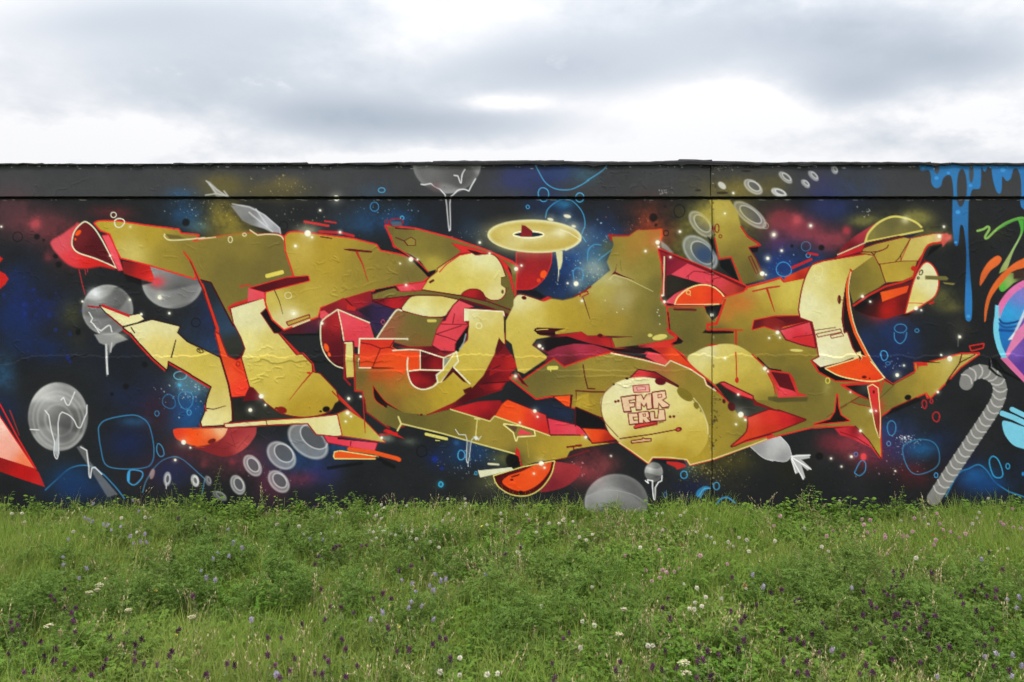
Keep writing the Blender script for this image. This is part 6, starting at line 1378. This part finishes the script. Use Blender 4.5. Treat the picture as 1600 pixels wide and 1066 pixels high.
BROWN = '3 668,455 795,455 868,362 895,440 1052,420 1190,575 4 900,325 843,313 853,343'
PURPLE = '''1 258,633 278,653 330,703 390,693 382,762 385,815 330,598 97,740 58,768 92,780 62,803 205,868 40,928 230,940 275,965 127,1023 172,1020 372,1010 283,905 132,875 648,820 560,850 630,885 695,883 690,925 690,962 537,960 520,1000 725,855 735,983 803,985 868,940 880,920 475,1035 1053,1038 1160,980 1197,990 365,720 330,980 910,235 1050,235 905,808 990,632
2 65,847 130,847 445,852 455,905 350,945 373,970 303,1028 335,1035 172,1015 62,937 95,987 198,953 128,1050 460,1050 520,990 720,915 780,910 902,883 940,848 970,853 995,957 645,622 600,645 500,717 440,688 380,687 330,598 235,775 350,755 695,645 678,797 410,380 430,372 395,390 320,430 300,470 565,372 170,195 300,178 262,158 730,505 795,478 850,438 1270,415 1265,300 165,268 540,375 345,440
3 45,385 770,697 812,752 795,645 205,975 558,970 530,1013 215,1055 715,998 770,1012 838,1000 785,915 955,890 1000,915 980,962 945,965 1060,937 1010,1045 945,1055 1118,710 1180,685 1247,678 1188,743 1165,760 1147,800 1185,860 1155,908 1125,537 295,820 265,850
4 18,615 140,663 165,652 68,600 490,613 592,607 615,625 643,632 658,578 630,585 637,508 643,527 685,525 682,505 525,665 528,685 553,695 760,672 700,688 728,672 648,733 670,730 483,730 797,733 858,735 655,788 695,800 775,798 803,770 713,772 605,768 815,830 590,845 878,903 928,893 780,972 1055,608 1118,632 1095,578 1167,605 1165,640 990,632 1000,673 955,612 1065,710 1145,805 1103,825 1070,872 1167,858 1105,885 840,512 1200,495 1130,410 500,988 380,935 260,918 185,877 150,857 110,853 68,805 280,770 300,795 225,832 450,800 520,875 630,955 470,1030 538,1025 152,1025 205,1035 195,968 75,970 1025,1035 1150,990 1235,1015'''
LILAC = '''1 680,360 717,352 752,355 665,325 740,315 350,340 320,470 325,430 403,538 445,490 440,230 470,250 530,265 570,293 707,197 680,140 475,158 1165,288 1115,410 1170,425 1090,440 1025,500 1100,550 1055,540 1285,755 545,270 455,240 615,275 1240,385 1190,360
2 280,340 748,550 795,565 890,580 905,603 820,605 968,545 945,555 920,520 845,682 780,690 797,660 648,717 585,752 902,752 1175,520 105,1030 340,340
4 1285,640 1265,690 1220,648 1170,925 1250,935 1105,940 1295,990 1245,1042 865,1045 325,908 430,590 1090,445 3 1280,585 1228,523 45,380'''
YELLOW = '1 797,600 900,825 605,765 2 735,785 1140,290 1155,270 590,885'
for s_, nm_, lb_, ct_, gp_, hs_, ss_, h_, mt_, sc_ in [
    (WHITE, 'white_clover', 'small round white clover flower standing in the grass', 'clover flower', 'white clover flowers', H_white, S_bare, .16, m_white, 1.1),
    (PINK, 'pink_clover', 'round pink clover flower standing in the grass', 'clover flower', 'pink clover flowers', H_pink, S_bare, .175, m_pink, 1.15),
    (BROWN, 'withered_clover', 'withered brown clover flower head in the grass', 'clover flower', 'withered clover heads', H_brown, S_bare, .13, m_brown, 1.1),
    (PURPLE, 'purple_lucerne', 'dark purple lucerne flower on a leafy stem in the meadow', 'lucerne flower', 'dark purple lucerne flowers', H_purple, S_leafy, .21, m_purple, 1.0),
    (LILAC, 'lilac_lucerne', 'pale lilac lucerne flower on a leafy stem in the meadow', 'lucerne flower', 'pale lilac lucerne flowers', H_lilac, S_leafy, .21, m_lilac, .95),
    (YELLOW, 'yellow_flower', 'tiny yellow flower low in the meadow grass', 'flower', 'yellow meadow flowers', H_yellow, S_bare, .15, m_yellow, 1.3)]:
    for px_, py_ in spots(s_):
        flower(nm_, nm_, lb_, ct_, gp_, px_, py_, hs_, ss_, h_, mt_, sc_)

# ------------------------------------------------------------------ weeds along the foot of the wall
def weed_bush(r, h, wdt, n, leafl):
    st, fo = MB(), MB()
    for k in range(max(4, int(wdt * 40))):
        x, y = r.gauss(0, wdt * .38), r.gauss(0, .045); hh = h * r.uniform(.55, 1.0) * math.exp(-(x / wdt) ** 2 * .8); lx, ly = r.gauss(0, .06), r.gauss(-.03, .04)
        f_ = lambda u: Vector((x + lx * u * u, y + ly * u * u, hh * u))
        st.stalk([tuple(f_(u)) for u in (0, .4, .75, 1)], .0022, .0012, r.random())
        for j in range(n):
            u = r.uniform(.12, 1.02); b = r.uniform(0, 6.283); d = Vector((math.cos(b), math.sin(b), r.uniform(-.15, .5)))
            p = f_(u) + d * r.uniform(.0, .02); q = leafl * r.uniform(.6, 1.15)
            fo.leaf(p, d, (r.gauss(0, .3), r.gauss(0, .3) - .25, 1), q, q * r.uniform(.55, .8), r.random(), fold=.2, droop=.25)
    return st, fo
def weed_spire(r, h, n, leafl):
    st, fo = MB(), MB(); lx, ly = r.gauss(0, .04), r.gauss(-.03, .03); f_ = lambda u: Vector((lx * u * u, ly * u * u, h * u))
    st.stalk([tuple(f_(u)) for u in (0, .3, .6, .85, 1)], .0026, .0009, .5)
    for j in range(n):
        u = .12 + .88 * j / n; b = j * 1.57 + r.gauss(0, .3); q = leafl * (1.15 - .75 * u) * r.uniform(.8, 1.2)
        for e_ in (0, math.pi):
            d = Vector((math.cos(b + e_), math.sin(b + e_), r.uniform(.15, .6)))
            fo.leaf(f_(u), d, (0, -.2, 1), q, q * .36, r.random(), fold=.3, droop=.4, tip=.45)
    return st, fo
rw = random.Random(77)
def put_weed(st, fo, name, label, cat, group, px, y):
    x = (px - 800) / 1260.0 * y
    o = empty(name, (x, y, gz(x, y) - .005)); tag(o, label, cat, group)
    st.build('stem', m_stem, o); fo.build('foliage', m_weed, o)
BUSHES = [(8, 766, .14), (40, 764, .16), (78, 770, .14), (112, 772, .12), (150, 778, .10), (190, 772, .13), (232, 768, .14), (266, 764, .14), (296, 758, .16), (335, 764, .15), (372, 764, .14), (402, 766, .12), (438, 768, .12), (475, 768, .13), (520, 764, .12), (562, 768, .13), (600, 777, .10), (645, 778, .10), (690, 778, .10), (740, 780, .10), (790, 780, .09), (850, 780, .1), (905, 784, .08), (1022, 780, .08), (1058, 772, .10), (1078, 776, .09), (1108, 770, .09), (1150, 778, .10), (1192, 772, .13), (1232, 770, .13), (1268, 764, .14), (1295, 760, .15), (1330, 768, .13), (1372, 764, .15), (1410, 760, .14), (1445, 774, .1), (1500, 775, .11), (1540, 772, .12), (1580, 764, .15), (1625, 764, .16), (1680, 768, .15), (-40, 766, .15)]
for k, (px_, top_, w_) in enumerate(BUSHES):
    y_ = 6.17 - rw.uniform(0, .10)
    h_ = max(.06, CAM_H - (top_ - 480) / 1260.0 * y_ - GZ0)
    put_weed(*weed_bush(rw, h_, w_, 12, .036 if px_ > 1000 else .030), 'leafy_weed', 'bushy green weed at the wall foot below the painted ' + motif(px_), 'weed', 'bushy weeds along the wall foot', px_, y_)
for px_, top_ in [(331, 728), (322, 748), (284, 752), (468, 760), (527, 748), (515, 762), (552, 770), (585, 768), (300, 742), (1405, 752), (1245, 752), (346, 752), (410, 762), (700, 770), (880, 768), (1275, 752)]:
    y_ = 6.14 - rw.uniform(0, .12); h_ = CAM_H - (top_ - 480) / 1260.0 * y_ - GZ0
    put_weed(*weed_spire(rw, h_, 13, .036), 'tall_weed', 'tall thin upright weed before the painted ' + motif(px_), 'weed', 'tall weeds along the wall foot', px_, y_)

# ------------------------------------------------------------------ dry stalks and cream flower heads
def straw(px, py, top_py, bend, seed, headlen, label, name='dry_stalk', cat='dry stalk', group='dry grass stalks', headmat=None, fat=.004):
    r = random.Random(seed); x, y = px2ground(px, py, 0); h = (py - top_py) / 1260.0 * y
    o = empty(name, (x, y, gz(x, y) - .01)); tag(o, label, cat, group)
    st, hd = MB(), MB(); f_ = lambda u: Vector((bend * h * u * u, -.1 * h * u, h * u * (1 - .25 * abs(bend) * u)))
    st.stalk([tuple(f_(u / 6)) for u in range(7)], .0017, .001, .6, 4); st.build('stalk', m_straw, o)
    for k in range(int(headlen * 700)):
        u = 1 - headlen / h * r.random(); a = r.uniform(0, 6.283); d = Vector((math.cos(a), math.sin(a), 1.1))
        hd.leaf(f_(min(u, 1)) + Vector((math.cos(a), math.sin(a), 0)) * fat * r.random(), d, (0, 0, 1), r.uniform(.007, .014), .005, r.random(), fold=.3)
    hd.build('seed_head', headmat or m_straw, o)
for k, (a, b, c, bd, hl) in enumerate([(184, 935, 888, -.25, .05), (190, 940, 893, .2, .04), (1513, 1020, 1000, .45, .05), (475, 1055, 1036, .4, .03), (505, 1060, 1030, .9, .02), (482, 1000, 975, -.3, .04), (545, 880, 860, .1, .05), (565, 905, 880, .15, .04), (833, 1010, 972, .05, .06), (940, 900, 868, .2, .02), (1420, 1050, 985, -.1, .0), (1545, 850, 795, .15, .02), (301, 1060, 1020, .1, .04), (1335, 1040, 1003, .2, .05), (1060, 990, 945, -.1, .02), (655, 1015, 990, .3, .04), (95, 1050, 990, .05, .03)]):
    straw(a, b + 26, c, bd, 900 + k, max(.012, hl), 'single straw-coloured dry grass stalk leaning in the meadow')
def cream(px, py, seed, size):
    r = random.Random(seed); x, y = px2ground(px, py, .26); z = .26
    o = empty('cream_umbel', (x, y, gz(x, y) - .01)); tag(o, 'cream coloured flat flower cluster on a thin stem', 'flower', 'cream flower clusters')
    st, hd = MB(), MB(); st.stalk([(0, 0, 0), (.01, 0, z * .5), (0, 0, z)], .0016, .0012, .5)
    for k in range(46):
        a = r.uniform(0, 6.283); q = size * math.sqrt(r.random()); p = Vector((q * math.cos(a), q * math.sin(a), z + .3 * (size - q) + r.gauss(0, .003)))
        if k < 9: st.stalk([(0, 0, z - .03), tuple(p)], .0008, .0006, .5)
        for j in range(3):
            b = r.uniform(0, 6.283); hd.leaf(p, (math.cos(b), math.sin(b), .7), (0, 0, 1), .006, .005, r.random())
    st.build('stem', m_stem, o); hd.build('flower_cluster', m_cream, o)
for k, (a, b, sz) in enumerate([(155, 912, .030), (139, 928, .02), (152, 922, .016), (1068, 1022, .03), (1072, 1036, .026), (975, 952, .018), (968, 986, .018), (76, 990, .022), (200, 965, .016), (300, 972, .02)]):
    cream(a, b, 300 + k, sz * .75)
# dock: a stout rust-tan seed spike
straw(264, 950, 845, .03, 990, .085, 'stout tan seed spike of a withered dock standing in the grass', 'withered_dock', 'dock', None, fat=.014)
